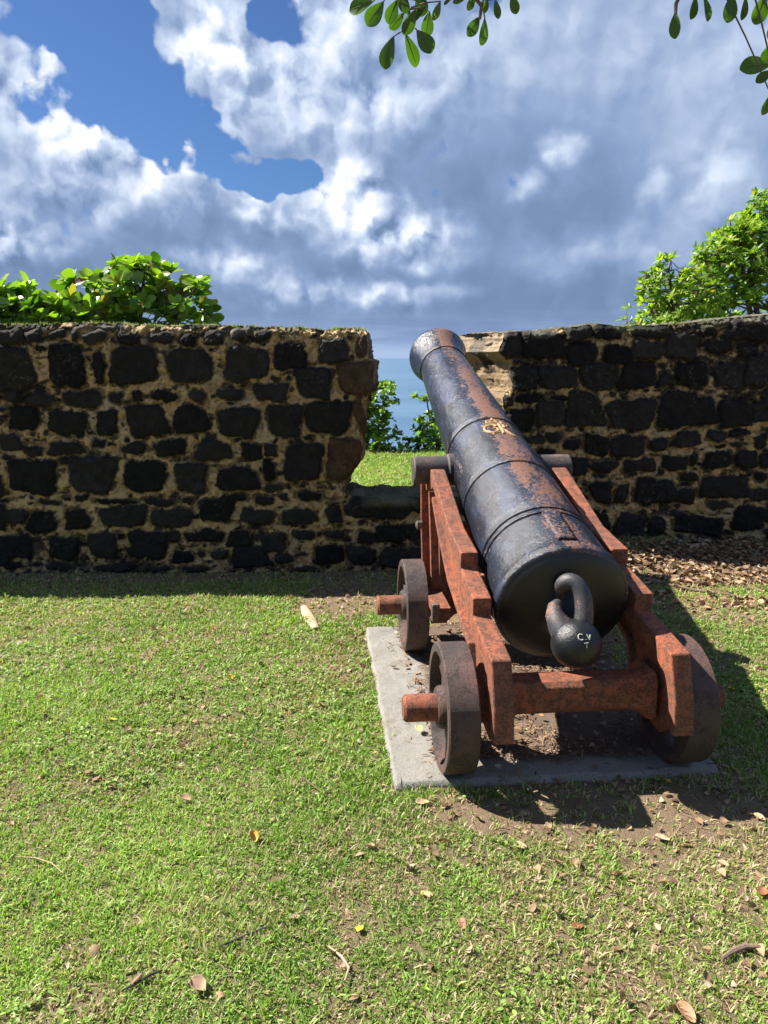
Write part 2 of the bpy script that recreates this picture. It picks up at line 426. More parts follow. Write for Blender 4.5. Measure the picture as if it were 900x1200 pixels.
def bare(x, y):
    """0 grass .. 1 bare soil / litter"""
    x = np.asarray(x, float); y = np.asarray(y, float)
    n = (fbm(x, y, 2.6, 4, 21) - .5); n2 = fbm(x, y, 9, 3, 22) - .5
    b = 0.0 * x
    def ell(cx, cy, rx, ry, amp=1.0):
        d = np.sqrt(((x - cx) / rx) ** 2 + ((y - cy) / ry) ** 2) + n * 1.1 + n2 * .5
        return amp * (1 - sst(d, .75, 1.15))
    for e in [(-.25, 4.55, .45, .42), (.6, 5.0, 1.1, .45), (2.3, 5.2, 1.35, .55), (3.6, 5.3, 1.0, .5), (.7, 3.4, .62, 1.5), (.65, 2.22, .6, .16),
              (1.0, 2.05, .5, .3, .75), (.6, 1.75, .35, .5, .60), (-.15, 3.6, .12, .5, .5), (.75, 1.45, .4, .3, .5), (-.9, 3.0, .22, .15, .4),
              (-1.5, 2.35, .25, .15, .5), (1.35, 3.9, .5, .5, .5), (2.2, 4.3, .7, .3, .7), (-1.6, 4.75, 1.6, .25, .35), (-2.3, 5.0, 2.6, .13, .8), (1.5, 1.8, .4, .25, .5), (.1, 2.1, .4, .16, .5)]:
        b = np.maximum(b, ell(*e))
    b = np.maximum(b, .6 * sst(n + n2 * .6 + .10 * sst(x, -.2, 1.0) - .05, .14, .24))
    return b

def build_ground():
    a = np.concatenate([np.linspace(-90, -8, 24, endpoint=False), np.linspace(-8, -3.4, 50, endpoint=False), np.linspace(-3.4, 4.0, 420, endpoint=False), np.linspace(4, 8, 45, endpoint=False), np.linspace(8, 90, 24)])
    b = np.concatenate([np.linspace(-80, -2, 20, endpoint=False), np.linspace(-2, 1, 60, endpoint=False), np.linspace(1, 5.8, 270, endpoint=False), np.linspace(5.8, 11, 70, endpoint=False), np.linspace(11, 85, 60)])
    X, Y = np.meshgrid(a, b); Z = ground_z(X, Y)
    # fade fine relief to nothing is not needed: far cells sample it coarsely
    nb, na = X.shape
    idx = np.arange(na * nb).reshape(nb, na)
    f = np.stack([idx[:-1, :-1], idx[:-1, 1:], idx[1:, 1:], idx[1:, :-1]], -1).reshape(-1, 4)
    C = np.zeros((X.size, 3)); C[:, 0] = bare(X.ravel(), Y.ravel()); C[:, 1] = sst(Y.ravel() - .45 * sst(X.ravel(), .9, 1.15), 5.42, 5.55)
    C[:, 0] *= 1 - C[:, 1]
    o = raw_mesh('ground', np.stack([X, Y, Z], -1).reshape(-1, 3), [f], M_SOIL, C, smooth=True)
    tag(o, kind='structure', label='lawn and bare soil ground sloping to the sea', cat='ground')
build_ground()
def build_sea():
    ys = np.concatenate([np.linspace(40, 400, 30), np.geomspace(420, 40000, 40)])
    xs = np.linspace(-1, 1, 41)
    X = xs[None, :] * (ys[:, None] * 1.5 + 400); Y = np.repeat(ys[:, None], 41, 1); Z = np.full_like(X, -38.0)
    idx = np.arange(X.size).reshape(X.shape)
    f = np.stack([idx[:-1, :-1], idx[:-1, 1:], idx[1:, 1:], idx[1:, :-1]], -1).reshape(-1, 4)
    o = raw_mesh('sea', np.stack([X, Y, Z], -1).reshape(-1, 3), [f], M_SEA); tag(o, kind='structure', label='blue sea out to the horizon', cat='sea')
build_sea()

# ------------------------------------------------------------------ walls
LY, RY = 5.12, 5.78
def conv(lst, ox, oy, k, d, z0=0.0):
    out = []
    for it in lst:
        cx, cy, w_, h_ = it[:4]
        a = at_y(ox + (cx - w_ / 2) * k, oy + (cy - h_ / 2) * k, d); b = at_y(ox + (cx + w_ / 2) * k, oy + (cy + h_ / 2) * k, d)
        out.append([(a[0] + b[0]) / 2, (a[2] + b[2]) / 2, abs(b[0] - a[0]) / 2, abs(a[2] - b[2]) / 2, it[4] if len(it) > 4 else 0])
    return out
LEFT = [(20,70,60,40),(80,70,50,30),(135,67,50,25),(178,68,25,30),(225,72,60,35),(305,72,60,35),(380,74,70,30),(448,78,50,32),(510,72,50,35),(570,68,45,30),(628,68,45,25),
 (35,145,95,105),(158,140,100,105),(235,145,35,80),(320,138,122,90),(453,140,110,85),(590,138,108,80),(697,118,80,65),(797,102,76,58),(868,95,22,58,1),
 (25,215,40,30),(90,222,80,30),(197,222,95,42),(277,218,34,30),(328,212,32,28),(392,212,62,30),(473,213,50,32),(552,210,65,32),(648,207,90,42),(750,182,85,75),(855,170,84,78,1),
 (55,265,75,55),(160,280,95,60),(255,278,55,60),(352,273,98,78),(455,272,90,68),(567,278,98,68),(680,273,88,75),(787,265,110,80),(862,262,24,92,1),
 (22,325,55,45),(155,340,95,35),(75,345,50,25),(235,330,36,20),(318,338,62,28),(408,338,82,36),(512,343,90,50),(602,346,56,40),(650,342,36,36),(828,365,86,100,1),
 (75,408,122,80),(220,403,116,86),(345,405,103,76),(455,410,82,70),(570,413,98,58),(645,390,34,55),(725,372,90,88),(657,432,50,18),(160,372,60,22),
 (115,468,60,18),(190,460,40,18),(275,466,110,16),(378,468,80,20),(448,466,32,20),(518,487,86,62),(575,460,40,18),(633,463,46,24),(680,457,28,20),(742,456,66,22),
 (35,500,70,35),(102,517,72,52),(184,510,66,52),(292,502,112,50),(408,505,106,42),(615,502,82,40),(716,504,88,36),(798,500,38,44),
 (417,550,34,28),(488,550,96,32),(570,556,60,40),(655,565,66,44),(730,547,62,24),(805,545,56,20),
 (40,577,80,58),(152,580,78,52),(247,572,72,58),(355,570,100,66),(438,598,52,32),(525,592,46,24),(600,600,100,50),(683,600,50,26),(722,592,28,16),(793,593,82,46),
 (275,628,100,22),(140,625,80,22),(30,622,60,18),(380,625,60,18),(470,630,70,18),(730,632,80,18)]
LOW = [(905,455,60,40),(880,482,92,56),(955,480,60,60),(1010,470,60,50),(876,553,46,30),(930,545,70,40),(1000,540,70,44),(870,600,60,36),(940,600,70,44),(1020,600,90,50),(1070,480,70,60),(1080,560,60,40),
 (1130,470,60,50),(1140,530,80,44),(1200,480,60,60),(1210,560,70,44),(1120,600,80,40),(1270,480,70,60),(1280,560,70,60),(1200,620,80,30)]
RIGHT = [(135,130,80,90),(240,135,120,80),(345,100,70,50),(350,165,90,70),(430,95,80,55),(460,165,80,60),(555,92,120,45),(545,150,90,60),(650,138,88,72),(758,138,80,44),(730,95,50,30),(850,92,120,60),(845,150,60,40),
 (188,233,78,68),(285,232,108,62),(405,228,105,80),(522,222,105,80),(602,240,40,40),(680,222,95,68),(785,228,78,72),(868,212,66,88),
 (135,300,50,35),(205,295,80,30),(290,295,60,20),(178,355,80,70),(265,340,75,72),(365,325,105,98),(500,340,130,85),(640,325,110,105),(720,330,60,80),(805,335,90,80),(880,330,50,60),
 (215,415,60,25),(272,408,56,34),(325,432,50,34),(398,430,74,58),(490,435,100,60),(582,430,50,38),(665,411,80,50),(752,402,55,34),(820,390,70,22),(880,420,40,40),(805,430,40,20),
 (250,450,60,25),(338,492,66,50),(422,495,80,34),(525,491,92,38),(628,482,76,42),(685,470,20,50),(755,472,80,52),(840,470,62,50),(895,475,30,50),
 (300,560,70,60),(415,570,58,74),(475,572,34,60),(572,565,118,74),(660,580,50,44),(672,525,50,26),(772,552,138,66),(880,520,40,24),(880,575,60,36),
 (330,640,60,50),(415,655,50,50),(498,668,82,78),(578,668,46,56),(700,662,150,50),(845,642,88,74),(640,630,60,20),(760,608,80,24),(200,520,80,50),(180,600,90,60),(220,670,80,50)]
def courses(x0, x1, zt, seed):
    r_ = np.random.default_rng(seed); out = []; z = .02
    while z < zt - .06:
        h = r_.choice([.09, .16, .22, .26]) * r_.uniform(.9, 1.1); x = x0 + r_.uniform(0, .1)
        h = min(h, zt - z - .02)
        while x < x1 - .08:
            w_ = r_.uniform(.14, .32) * (1.0 if h > .12 else .8); w_ = min(w_, x1 - x)
            out.append([x + w_ / 2, z + h / 2 + r_.uniform(-.01, .01), w_ / 2 - .02, h / 2 - .016, 0]); x += w_ + r_.uniform(.0, .02)
        z += h + .012
    return out

def wall_field(x, z, stones, seed, grime):
    """returns relief (m, outwards) and albedo for points on a wall face"""
    shp = x.shape; x = x.ravel(); z = z.ravel()
    wx = x + (fbm(x, z, 11, 3, seed + 1) - .5) * .050 + (fbm(x, z, 42, 3, seed + 3, .6) - .5) * .026
    wz = z + (fbm(x, z, 11, 3, seed + 2) - .5) * .046 + (fbm(x, z, 42, 3, seed + 4, .6) - .5) * .026
    best = np.full(x.shape, 9.0); sid = np.zeros(x.shape, int); inner = np.zeros(x.shape)
    r_ = np.random.default_rng(seed)
    st = list(stones)
    def put(k, s):
        cx, cz, a, b = s[:4]
        m = (np.abs(wx - cx) < a + .07) & (np.abs(wz - cz) < b + .07)
        i = np.nonzero(m)[0]
        if len(i) == 0: return
        an = r_.uniform(-.10, .10); dx = wx[i] - cx; dz = wz[i] - cz
        sk = r_.uniform(-.20, .20); tp = r_.uniform(-.22, .22)
        u = (dx * cos(an) + dz * sin(an)); v = (-dx * sin(an) + dz * cos(an))
        u = u + sk * v; uu = u / (a * 1.04) / (1 + tp * v / b); vv = v / (b * 1.04) / (1 + tp * .7 * u / a)
        p = r_.uniform(3.8, 7.5) if min(a, b) > .05 else r_.uniform(2.0, 3.6)
        d = (np.abs(uu) ** p + np.abs(vv) ** p) ** (1 / p)
        dd = (d - 1) * min(a, b)
        j = dd < best[i]; best[i[j]] = dd[j]; sid[i[j]] = k
    for k, s in enumerate(st): put(k, s)
    # chips packed into the joints
    n0 = len(st); n = int((x.max() - x.min()) * (z.max() - z.min()) * 330)
    cxs = r_.uniform(x.min(), x.max(), n); czs = r_.uniform(z.min(), z.max(), n)
    for q in range(n):
        a = r_.uniform(.010, .045); b = r_.uniform(.007, .022)
        dx = np.array([max(abs(cxs[q] - s[0]) - s[2], 0) for s in st]) if False else None
        ok = True
        S = np.asarray([s[:4] for s in st]);
        if np.any((np.abs(cxs[q] - S[:, 0]) < S[:, 2] + a * .75) & (np.abs(czs[q] - S[:, 1]) < S[:, 3] + b * .75)): continue
        s = [cxs[q], czs[q], a, b, 0]; st.append(s); put(len(st) - 1, s)
    nst = len(st)
    kind = np.array([s[4] for s in st]); size = np.array([min(s[2], s[3]) for s in st])
    tone = r_.uniform(.5, 1.9, nst); prot = r_.uniform(-.004, .014, nst)
    ins = 1 - sst(best, -.006, .004)
    body = sst(-best, -.004, .022)
    pr = fbm(x, z, 22, 4, seed + 7)
    relief = -.022 + body * (.030 + prot[sid]) * np.clip(size[sid] / .04, .45, 1) + (pr - .5) * (.010 + .024 * ins)
    relief = relief + (fbm(x, z, 1.3, 3, seed + 9) - .5) * .035 + (vn(x * 90, z * 90, seed + 8) - .5) * .005
    # mortar rises a little in lumps
    relief += (1 - ins) * ((fbm(x, z, 30, 4, seed + 12, .6) - .5) * .045 - .020 * sst(fbm(x, z, 38, 3, seed + 13), .56, .66))
    crev = np.exp(-((best - .003) / .0035) ** 2) * sst(fbm(x, z, 16, 3, seed + 14), .42, .6)
    relief -= crev * .016
    g = grime(x, z) - .36 + (fbm(x, z, 3.2, 5, seed + 20, .6) - .5) * 2.1 + (fbm(x, z, 26, 4, seed + 21, .6) - .5) * 1.3
    gm = sst(g, .15, .55)[:, None]
    mo = np.array([.58, .41, .20]) * (.72 + .6 * fbm(x, z, 14, 4, seed + 23))[:, None]
    pale = sst(fbm(x, z, 5, 3, seed + 25), .62, .72)[:, None] * .5
    mo = mo * (1 - pale) + np.array([.46, .40, .28]) * pale
    dk = np.array([.075, .060, .042]) * (.5 + 1.1 * fbm(x, z, 40, 3, seed + 24))[:, None]
    mo = mo * (1 - gm) + dk * gm
    sb = np.array([.0185, .0165, .0145]) * (tone[sid] * (.55 + .9 * fbm(x, z, 18, 4, seed + 26)))[:, None]
    br = np.array([.105, .058, .030]) * (.2 + 1.3 * fbm(x, z, 16, 4, seed + 27, .65))[:, None]
    sc_ = np.where((kind[sid] == 1)[:, None], br, sb)
    li = (sst(fbm(x, z, 60, 3, seed + 30), .66, .74) * sst(fbm(x, z, 3, 2, seed + 31), .45, .7))[:, None] * .35
    sc_ = sc_ * (1 - li) + np.array([.14, .14, .11]) * li
    I = ins[:, None]
    C = mo * (1 - I) + sc_ * I
    C = C * (1 - .75 * crev[:, None]) + np.array([.03, .024, .018]) * .75 * crev[:, None]
    return relief.reshape(shp), C.reshape(shp + (3,))

def build_wall(name, xs, ztop, y0, thick, stones, seed, grime, xe_hi=None, xe_lo=None, jl=0.0, jr=0.0, dz=.0062, hold=.35, cut=-.08, moss=1.0, rough=.05):
    """xs: column positions; ztop(x): height; front face looks to -y. jl/jr: x shift of the end faces from front to back"""
    zt_max = float(np.max(ztop(xs))); nv = int((zt_max - cut) / dz)
    V = []; C = []; Fs = []; base = 0
    t = np.linspace(0, 1, nv)
    XS = np.repeat(xs[None, :], nv, 0)
    ZT = ztop(xs)[None, :]; Z = cut + (ZT - cut) * t[:, None]
    X = XS.copy()
    if xe_hi is not None: X = X + (xe_hi(Z) - xs[-1]) * sst(XS, xs[-1] - hold, xs[-1])
    if xe_lo is not None: X = X + (xe_lo(Z) - xs[0]) * (1 - sst(XS, xs[0], xs[0] + hold))
    rel, col_ = wall_field(X, Z, stones, seed, grime)
    # weathered, rounded arris at the head of the wall and at its ends
    rnd = sst(t, 1 - .035 / zt_max, 1.0)[:, None] * .03
    er = np.zeros_like(X)
    if xe_hi is not None: er += sst(XS, xs[-1] - .03, xs[-1]) * .022
    if xe_lo is not None: er += (1 - sst(XS, xs[0], xs[0] + .03)) * .022
    Y = y0 - rel + rnd + er
    cap = sst(t, 1 - .075 / zt_max, 1 - .03 / zt_max)[:, None]
    capn = fbm(X * 3, Z * 3, 4, 4, seed + 50)
    capc = np.array([.17, .155, .115]) * (.25 + 1.2 * capn[..., None] ** 1.6)
    mossy = sst(fbm(X, Z * .3, 3, 3, seed + 55), .5, .65)[..., None]
    capc = capc * (1 - .5 * mossy) + np.array([.10, .12, .035]) * .5 * mossy
    cm = (cap * sst(fbm(X, Z, 6, 3, seed + 51), .35, .6))[..., None]
    col_ = col_ * (1 - cm) + capc * cm
    idx = np.arange(X.size).reshape(X.shape)
    V.append(np.stack([X, Y, Z], -1).reshape(-1, 3)); C.append(col_.reshape(-1, 3))
    Fs.append(np.stack([idx[:-1, :-1], idx[:-1, 1:], idx[1:, 1:], idx[1:, :-1]], -1).reshape(-1, 4)); base = X.size
    # top
    m = 26; q = np.linspace(0, 1, m)[:, None]
    XT = np.repeat(X[-1:, :], m, 0) + (q * (jl * (1 - sst(XS[:1], xs[0], xs[0] + hold)) + jr * sst(XS[:1], xs[-1] - hold, xs[-1])))
    YT = Y[-1:, :] + (y0 + thick - Y[-1:, :]) * q
    ZZ = Z[-1:, :] + (fbm(XT, YT, 9, 4, seed + 60) - .45) * rough * sst(q, 0, .2) * sst(1 - q, 0, .1)
    ct = np.array([.16, .15, .105]) * (.3 + 1.2 * fbm(XT, YT, 12, 4, seed + 61)[..., None])
    mo = moss * sst(fbm(XT, YT, 2.5, 3, seed + 62), .45, .6)[..., None]; ct = ct * (1 - mo) + np.array([.11, .15, .035]) * mo
    idx = np.arange(XT.size).reshape(XT.shape) + base
    V.append(np.stack([XT, YT, ZZ], -1).reshape(-1, 3)); C.append(ct.reshape(-1, 3))
    Fs.append(np.stack([idx[:-1, :-1], idx[:-1, 1:], idx[1:, 1:], idx[1:, :-1]], -1).reshape(-1, 4)); base += XT.size
    # back
    mb = 60; q = np.linspace(1, 0, mb)[:, None]
    XB = np.repeat(XT[-1:, :], mb, 0); ZB = cut + (ZZ[-1:, :] - cut) * q; YB = np.full_like(XB, y0 + thick)
    for side, wgt in ((0, 1 - sst(xs, xs[0], xs[0] + hold)), (-1, sst(xs, xs[-1] - hold, xs[-1]))):
        XB = XB + (np.interp(ZB[:, side], Z[:, side], X[:, side]) - X[-1, side])[:, None] * wgt[None, :]
    idx = np.arange(XB.size).reshape(XB.shape) + base
    V.append(np.stack([XB, YB, ZB], -1).reshape(-1, 3)); C.append(np.full((XB.size, 3), .06))
    Fs.append(np.stack([idx[:-1, :-1], idx[:-1, 1:], idx[1:, 1:], idx[1:, :-1]], -1).reshape(-1, 4)); base += XB.size
    # ends
    for side, j in ((0, jl), (-1, jr)):
        m = int(thick / .012); q = np.linspace(0, 1, m)[None, :]
        xf = X[:, side][:, None]; yf = Y[:, side][:, None]; zf = Z[:, side][:, None]
        QY = yf + (y0 + thick - yf) * q; QX = xf + j * q + 0 * QY; QZ = zf + 0 * QY
        sgn = -1 if side == 0 else 1
        n_ = fbm(QY, QZ, 7, 5, seed + 70, .6); blocky = np.floor(fbm(QY, QZ, 4, 2, seed + 71) * 5) / 5
        env = sst(q, 0, .06) * sst(1 - q, 0, .05)
        QX = QX + sgn * ((n_ - .5) * .07 + (blocky - .5) * .09) * env
        # bring the top edge of the jamb to the relief of the coping
        ZE = ZZ[:, side]; QZ = QZ + (np.interp(q[0], np.linspace(0, 1, len(ZE)), ZE)[None, :] - zf[-1]) * sst(t, .93, 1)[:, None]
        ce = np.array([.33, .235, .14]) * (.4 + .95 * fbm(QY, QZ, 10, 4, seed + 72)[..., None])
        dkm = sst(fbm(QY, QZ, 5, 4, seed + 73), .52, .62)[..., None]
        ce = ce * (1 - dkm) + np.array([.06, .045, .035]) * dkm
        pale = sst(QZ, 1.5, 1.56)[..., None]; ce = ce * (1 - .35 * pale) + np.array([.36, .31, .24]) * .35 * pale
        idx = np.arange(QX.size).reshape(QX.shape) + base
        f = np.stack([idx[:-1, :-1], idx[:-1, 1:], idx[1:, 1:], idx[1:, :-1]], -1).reshape(-1, 4)
        if side == 0: f = f[:, ::-1]
        V.append(np.stack([QX, QY, QZ], -1).reshape(-1, 3)); C.append(ce.reshape(-1, 3)); Fs.append(f); base += QX.size
    o = raw_mesh(name, np.concatenate(V), [np.concatenate(Fs)], M_WALL, np.concatenate(C), smooth=True, origin=(float(xs.mean()), y0, 0))
    return o

def px_profile(pts, d):
    P = [at_y(a, b, d) for a, b in pts]; z = np.array([p[2] for p in P]); x = np.array([p[0] for p in P]); o = np.argsort(z)
    return z[o], x[o]
# left wall
lz, lx = px_profile([(428, 386), (430, 400), (430, 420), (438, 423), (438, 461), (430, 464), (428, 508), (426, 512), (423, 540), (411, 556), (403, 568), (404, 580), (405, 610), (402, 640), (404, 670)], LY)
def xe_left(z): return np.interp(z, lz, lx) + (fbm(z * 1.0, z * 0 + 3, 26, 3, 91) - .5) * .022
tzx = np.array([at_y(a, b, LY) for a, b in [(-60, 382), (0, 379), (120, 378), (240, 379), (330, 382), (420, 385), (440, 387)]])
def zt_left(x): return np.interp(x, tzx[:, 0], tzx[:, 2]) + (fbm(x, x * 0, 5, 3, 92) - .5) * .028 + (fbm(x, x * 0, 25, 2, 94) - .5) * .012 - .004
st = conv(LEFT, 0, 360, 340 / 695, LY)
xs = np.concatenate([np.linspace(-6.5, -3.6, 120, endpoint=False), np.linspace(-3.6, float(lx.max()), 590)])
xl0 = at_y(0, 500, LY)[0]
gl = lambda x, z: .16 + .35 * sst(z, 1.45, 1.65) + .35 * (1 - sst(z, .10, .45)) + .45 * sst(-x, 2.0, 2.6) * sst(z, .9, 1.2)
wl = build_wall('stone_wall', xs, zt_left, LY, .72, st + courses(-6.5, xl0 - .01, 1.70, 5), 100, gl, xe_hi=xe_left)
tag(wl, 'tall wall of black stones in ochre mortar left of the gap, ending in brown corner blocks', 'wall')
# low wall across the embrasure
stl = conv(LOW, 0, 360, 340 / 695, LY)
lowx0 = float(at_y(394, 620, LY)[0]); xs2 = np.linspace(lowx0, 1.25, 260)
def zt_low(x): return .53 + (fbm(x, x * 0 + 5, 5, 3, 95) - .5) * .04
wlow = build_wall('low_stone_wall', xs2, zt_low, LY + .014, .46, [[float(at_y(412, 598, LY)[0]), .44, .05, .05, 0], [float(at_y(418, 640, LY)[0]), .12, .08, .06, 0]] + stl, 140, lambda x, z: .40 + 0 * x, dz=.0065, moss=0.12, rough=.13)
tag(wlow, 'knee high stone sill wall under the gap, behind the cannon', 'wall')
# right wall
tzr = np.array([at_y(a, b, RY) for a, b in [(545, 392), (580, 389), (640, 387), (700, 381), (760, 380), (820, 377), (860, 371), (900, 368), (980, 364)]])
def zt_right(x): return np.interp(x, tzr[:, 0], tzr[:, 2]) + (fbm(x, x * 0, 5, 3, 96) - .5) * .03 + (fbm(x, x * 0, 25, 2, 97) - .5) * .012
rz, rx = px_profile([(592, 392), (584, 412), (597, 424), (600, 455), (588, 466), (594, 500), (590, 660)], RY)
def xe_right(z): return np.interp(z, rz, rx) + (fbm(z * 1.0, z * 0 + 8, 26, 3, 98) - .5) * .025
st = conv(RIGHT, 540, 350, .4, RY)
xr1 = at_y(900, 500, RY)[0]
xs3 = np.concatenate([np.linspace(float(rx.min()), 4.2, 540, endpoint=False), np.linspace(4.2, 7.2, 130)])
gr_ = lambda x, z: .22 + .42 * sst(z, .95, 1.2) + .2 * (1 - sst(z, .1, .3)) + .1 * sst(z, 1.4, 1.6)
wr = build_wall('stone_wall', xs3, zt_right, RY, .72, st + courses(xr1 + .01, 7.2, 1.8, 6), 180, gr_, xe_lo=xe_right, jl=-.27)
tag(wr, 'tall wall of blackened stones right of the gap, with a sunlit buff broken end', 'wall')

# ------------------------------------------------------------------ slab
def build_slab():
    # local frame of the carriage
    o = empty('concrete_slab', (CAR[0], CAR[1], 0), (0, 0, CA))
    n = 150; m = 170
    x0, x1, y0, y1 = -.68, .55, .055, 1.66
    u = np.linspace(0, 1, n); v = np.linspace(0, 1, m); U, Vv = np.meshgrid(u, v)
    X = x0 + (x1 - x0) * U; Y = y0 + (y1 - y0) * Vv
    ed = np.minimum(np.minimum(U, 1 - U) * (x1 - x0), np.minimum(Vv, 1 - Vv) * (y1 - y0))
    X = X + (fbm(X, Y, 8, 4, 200) - .5) * .022 * (1 - sst(ed, 0, .12)); Y = Y + (fbm(X, Y, 8, 4, 201) - .5) * .022 * (1 - sst(ed, 0, .12))
    Z = .012 + (fbm(X, Y, 5, 4, 202) - .5) * .016 + (fbm(X, Y, 40, 2, 203) - .5) * .004
    Z = Z - .05 * (1 - sst(ed, 0, .016))
    idx = np.arange(X.size).reshape(X.shape)
    f = np.stack([idx[:-1, :-1], idx[:-1, 1:], idx[1:, 1:], idx[1:, :-1]], -1).reshape(-1, 4)
    V = np.stack([X, Y, Z], -1).reshape(-1, 3); nb = len(V)
    # closed underside
    ring = np.concatenate([idx[0, :], idx[1:, -1], idx[-1, -2::-1], idx[-2:0:-1, 0]])
    VB = V[ring].copy(); VB[:, 2] = -.12
    k = len(ring); a = np.arange(k); b = (a + 1) % k
    side = np.stack([ring[a], nb + a, nb + b, ring[b]], -1)
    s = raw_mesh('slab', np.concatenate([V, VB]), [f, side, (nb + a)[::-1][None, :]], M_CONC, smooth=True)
    bpy.data.objects.remove(o)
    s.name = 'concrete_slab'; s.location = (CAR[0], CAR[1], 0); s.rotation_euler = (0, 0, CA)
    tag(s, 'low weathered grey concrete slab under the gun carriage', 'slab')
build_slab()

# ------------------------------------------------------------------ carriage
def build_carriage():
    root = empty('gun_carriage', (CAR[0], CAR[1], 0.010), (0, 0, CA))
    tag(root, 'rust red stepped iron gun carriage on four small iron wheels', 'gun carriage')
    TS, TZ = 1.455, .945      # trunnion centre
    for sgn in (-1, 1):
        c0 = sgn * .315
        hw = .036
        ch = MB()
        # stepped top rail, solid
        arc = [(TS - .078 * cos(a), TZ - .078 * sin(a)) for a in np.linspace(.1, pi - .1, 12)]
        top = [(-.002, .490), (.045, .498), (.303, .538), (.303, .607), (.553, .650), (.553, .718), (.83, .752), (1.345, .932)] + arc + [(1.585, .93), (1.60, .86)]
        bot = [(1.52, .80), (1.36, .832), (1.30, .855), (.86, .692), (.62, .655), (.62, .600), (.36, .556), (.355, .478), (.12, .440), (.05, .405), (.015, .33), (-.03, .245), (-.045, .215), (-.072, .215), (-.060, .33)]
        ch.prism(top + bot, c0 - hw, c0 + hw)
        frame = ch.build('cheek', M_RED, root, bevel=.006)
        # thin web behind the rails
        wb = MB()
        wb.prism([(.02, .42), (.30, .52), (.60, .62), (.84, .72), (1.32, .88), (1.55, .85), (1.50, .55), (1.44, .18), (1.22, .18), (1.20, .5), (1.26, .74), (.83, .52), (.50, .44), (.34, .34), (.30, .17), (.08, .15), (-.02, .24)], c0 - .012, c0 + .012)
        wb.build('web_plate', M_RED, frame, bevel=.002)
        # ribs
        def strip(pts, th, w0, w1, name='rib'):
            k = len(pts); L = []; Rr = []
            for i, p in enumerate(pts):
                a = np.array(pts[max(i - 1, 0)]); b = np.array(pts[min(i + 1, k - 1)]); d = (b - a) / np.linalg.norm(b - a); n_ = np.array([-d[1], d[0]])
                L.append(tuple(np.array(p) + n_ * th / 2)); Rr.append(tuple(np.array(p) - n_ * th / 2))
            mb = MB(); mb.prism(L + Rr[::-1], c0 - w0, c0 + w1); mb.build(name, M_RED, frame, bevel=.004)
        a, b = (.040, .030) if sgn < 0 else (.030, .040)
        strip([(1.30, .80), (1.10, .665), (.83, .525), (.55, .455), (.36, .40), (.32, .30), (.29, .18)], .026, a, b)
        strip([(1.555, .86), (1.53, .6), (1.47, .36), (1.45, .18)], .026, a + .02, b)
        strip([(1.33, .83), (1.27, .62), (1.22, .40), (1.20, .18)], .026, a + .012, b)
        # axle bosses
        for s_, z_ in ((.18, .245), (1.33, .245)):
            mb = MB(); mb.lathe([(c0 - .05, .0001), (c0 - .05, .062), (c0 - .044, .070), (c0 + .044, .070), (c0 + .05, .062), (c0 + .05, .0001)], 28, 'x', (0, s_, z_)); mb.build('axle_boss', M_RED, frame, smooth=True)
        # side lug with square nut
        mb = MB(); xo = c0 + sgn * .078
        mb.prism([(.93, .300), (1.22, .300), (1.22, .352), (.93, .352)], min(c0, xo), max(c0, xo)); lug = mb.build('lug', M_RED, frame, bevel=.004)
        mb = MB(); mb.prism([(.885, .300), (.925, .300), (.925, .385), (.885, .385)], xo - .018, xo + .018); mb.build('nut', M_NUT, lug, bevel=.006)
        mb = MB(); mb.lathe([(c0 + sgn * .058, .0001), (c0 + sgn * .058, .022), (c0 + sgn * .085, .024), (c0 + sgn * .092, .014), (c0 + sgn * .092, .0001)], 8, 'x', (0, 1.50, .62)); mb.build('bolt_head', M_NUT, frame, smooth=True)
    # rear axle bar and front axle bar between the cheeks
    for s_, z_, r_, nm in ((.165, .285, .066, 'rear_axle_bar'), (1.33, .25, .06, 'front_axle_bar')):
        mb = MB(); x0, x1 = -.281, .281
        vs = []; fs = []; secs = [(x0, .034), (x0 + .018, .028), (x0 + .045, .008), (x0 + .065, 0), (x1 - .065, 0), (x1 - .045, .008), (x1 - .018, .028), (x1, .034)]
        for xx, ex in secs:
            h_ = r_ * .94 + ex; c_ = h_ * .70
            for yy, zz in ((-c_, -h_), (c_, -h_), (h_, -c_), (h_, c_), (c_, h_), (-c_, h_), (-h_, c_), (-h_, -c_)): vs.append((xx, s_ + yy, z_ + zz))
        for i in range(len(secs) - 1):
            for k in range(8): fs.append((i * 8 + k, i * 8 + (k + 1) % 8, i * 8 + 8 + (k + 1) % 8, i * 8 + 8 + k))
        fs += [tuple(range(8)), tuple(range(8 * (len(secs) - 1), 8 * len(secs)))]
        mb.add(vs, fs)
        mb.build('axle_bar', M_RED, root, bevel=.004)
    # breech cradle strap and front transom
    mb = MB()
    A = np.linspace(pi * 1.02, pi * 1.98, 18); ro, ri = .300, .262
    pts_o = [(ro * cos(q), .655 + ro * sin(q)) for q in A]; pts_i = [(ri * cos(q), .655 + ri * sin(q)) for q in A]
    vs = []; fs = []
    for k, (o_, i_) in enumerate(zip(pts_o, pts_i)):
        for yy in (.50, .60): vs += [(o_[0], yy, o_[1]), (i_[0], yy, i_[1])]
    for k in range(len(A) - 1):
        a = 4 * k; b = a + 4
        fs += [(a, b, b + 2, a + 2), (a + 1, a + 3, b + 3, b + 1), (a, a + 1, b + 1, b), (a + 2, b + 2, b + 3, a + 3)]
    fs += [(0, 2, 3, 1), (4 * 17, 4 * 17 + 1, 4 * 17 + 3, 4 * 17 + 2)]
    mb.add(vs, fs); mb.build('cradle_strap', M_RED, root, bevel=.004)
    mb = MB(); mb.prism([(1.28, .50), (1.36, .50), (1.36, .66), (1.28, .66)], -.281, .281); mb.build('transom', M_RED, root, bevel=.006)
    # wheels
    RW = .235
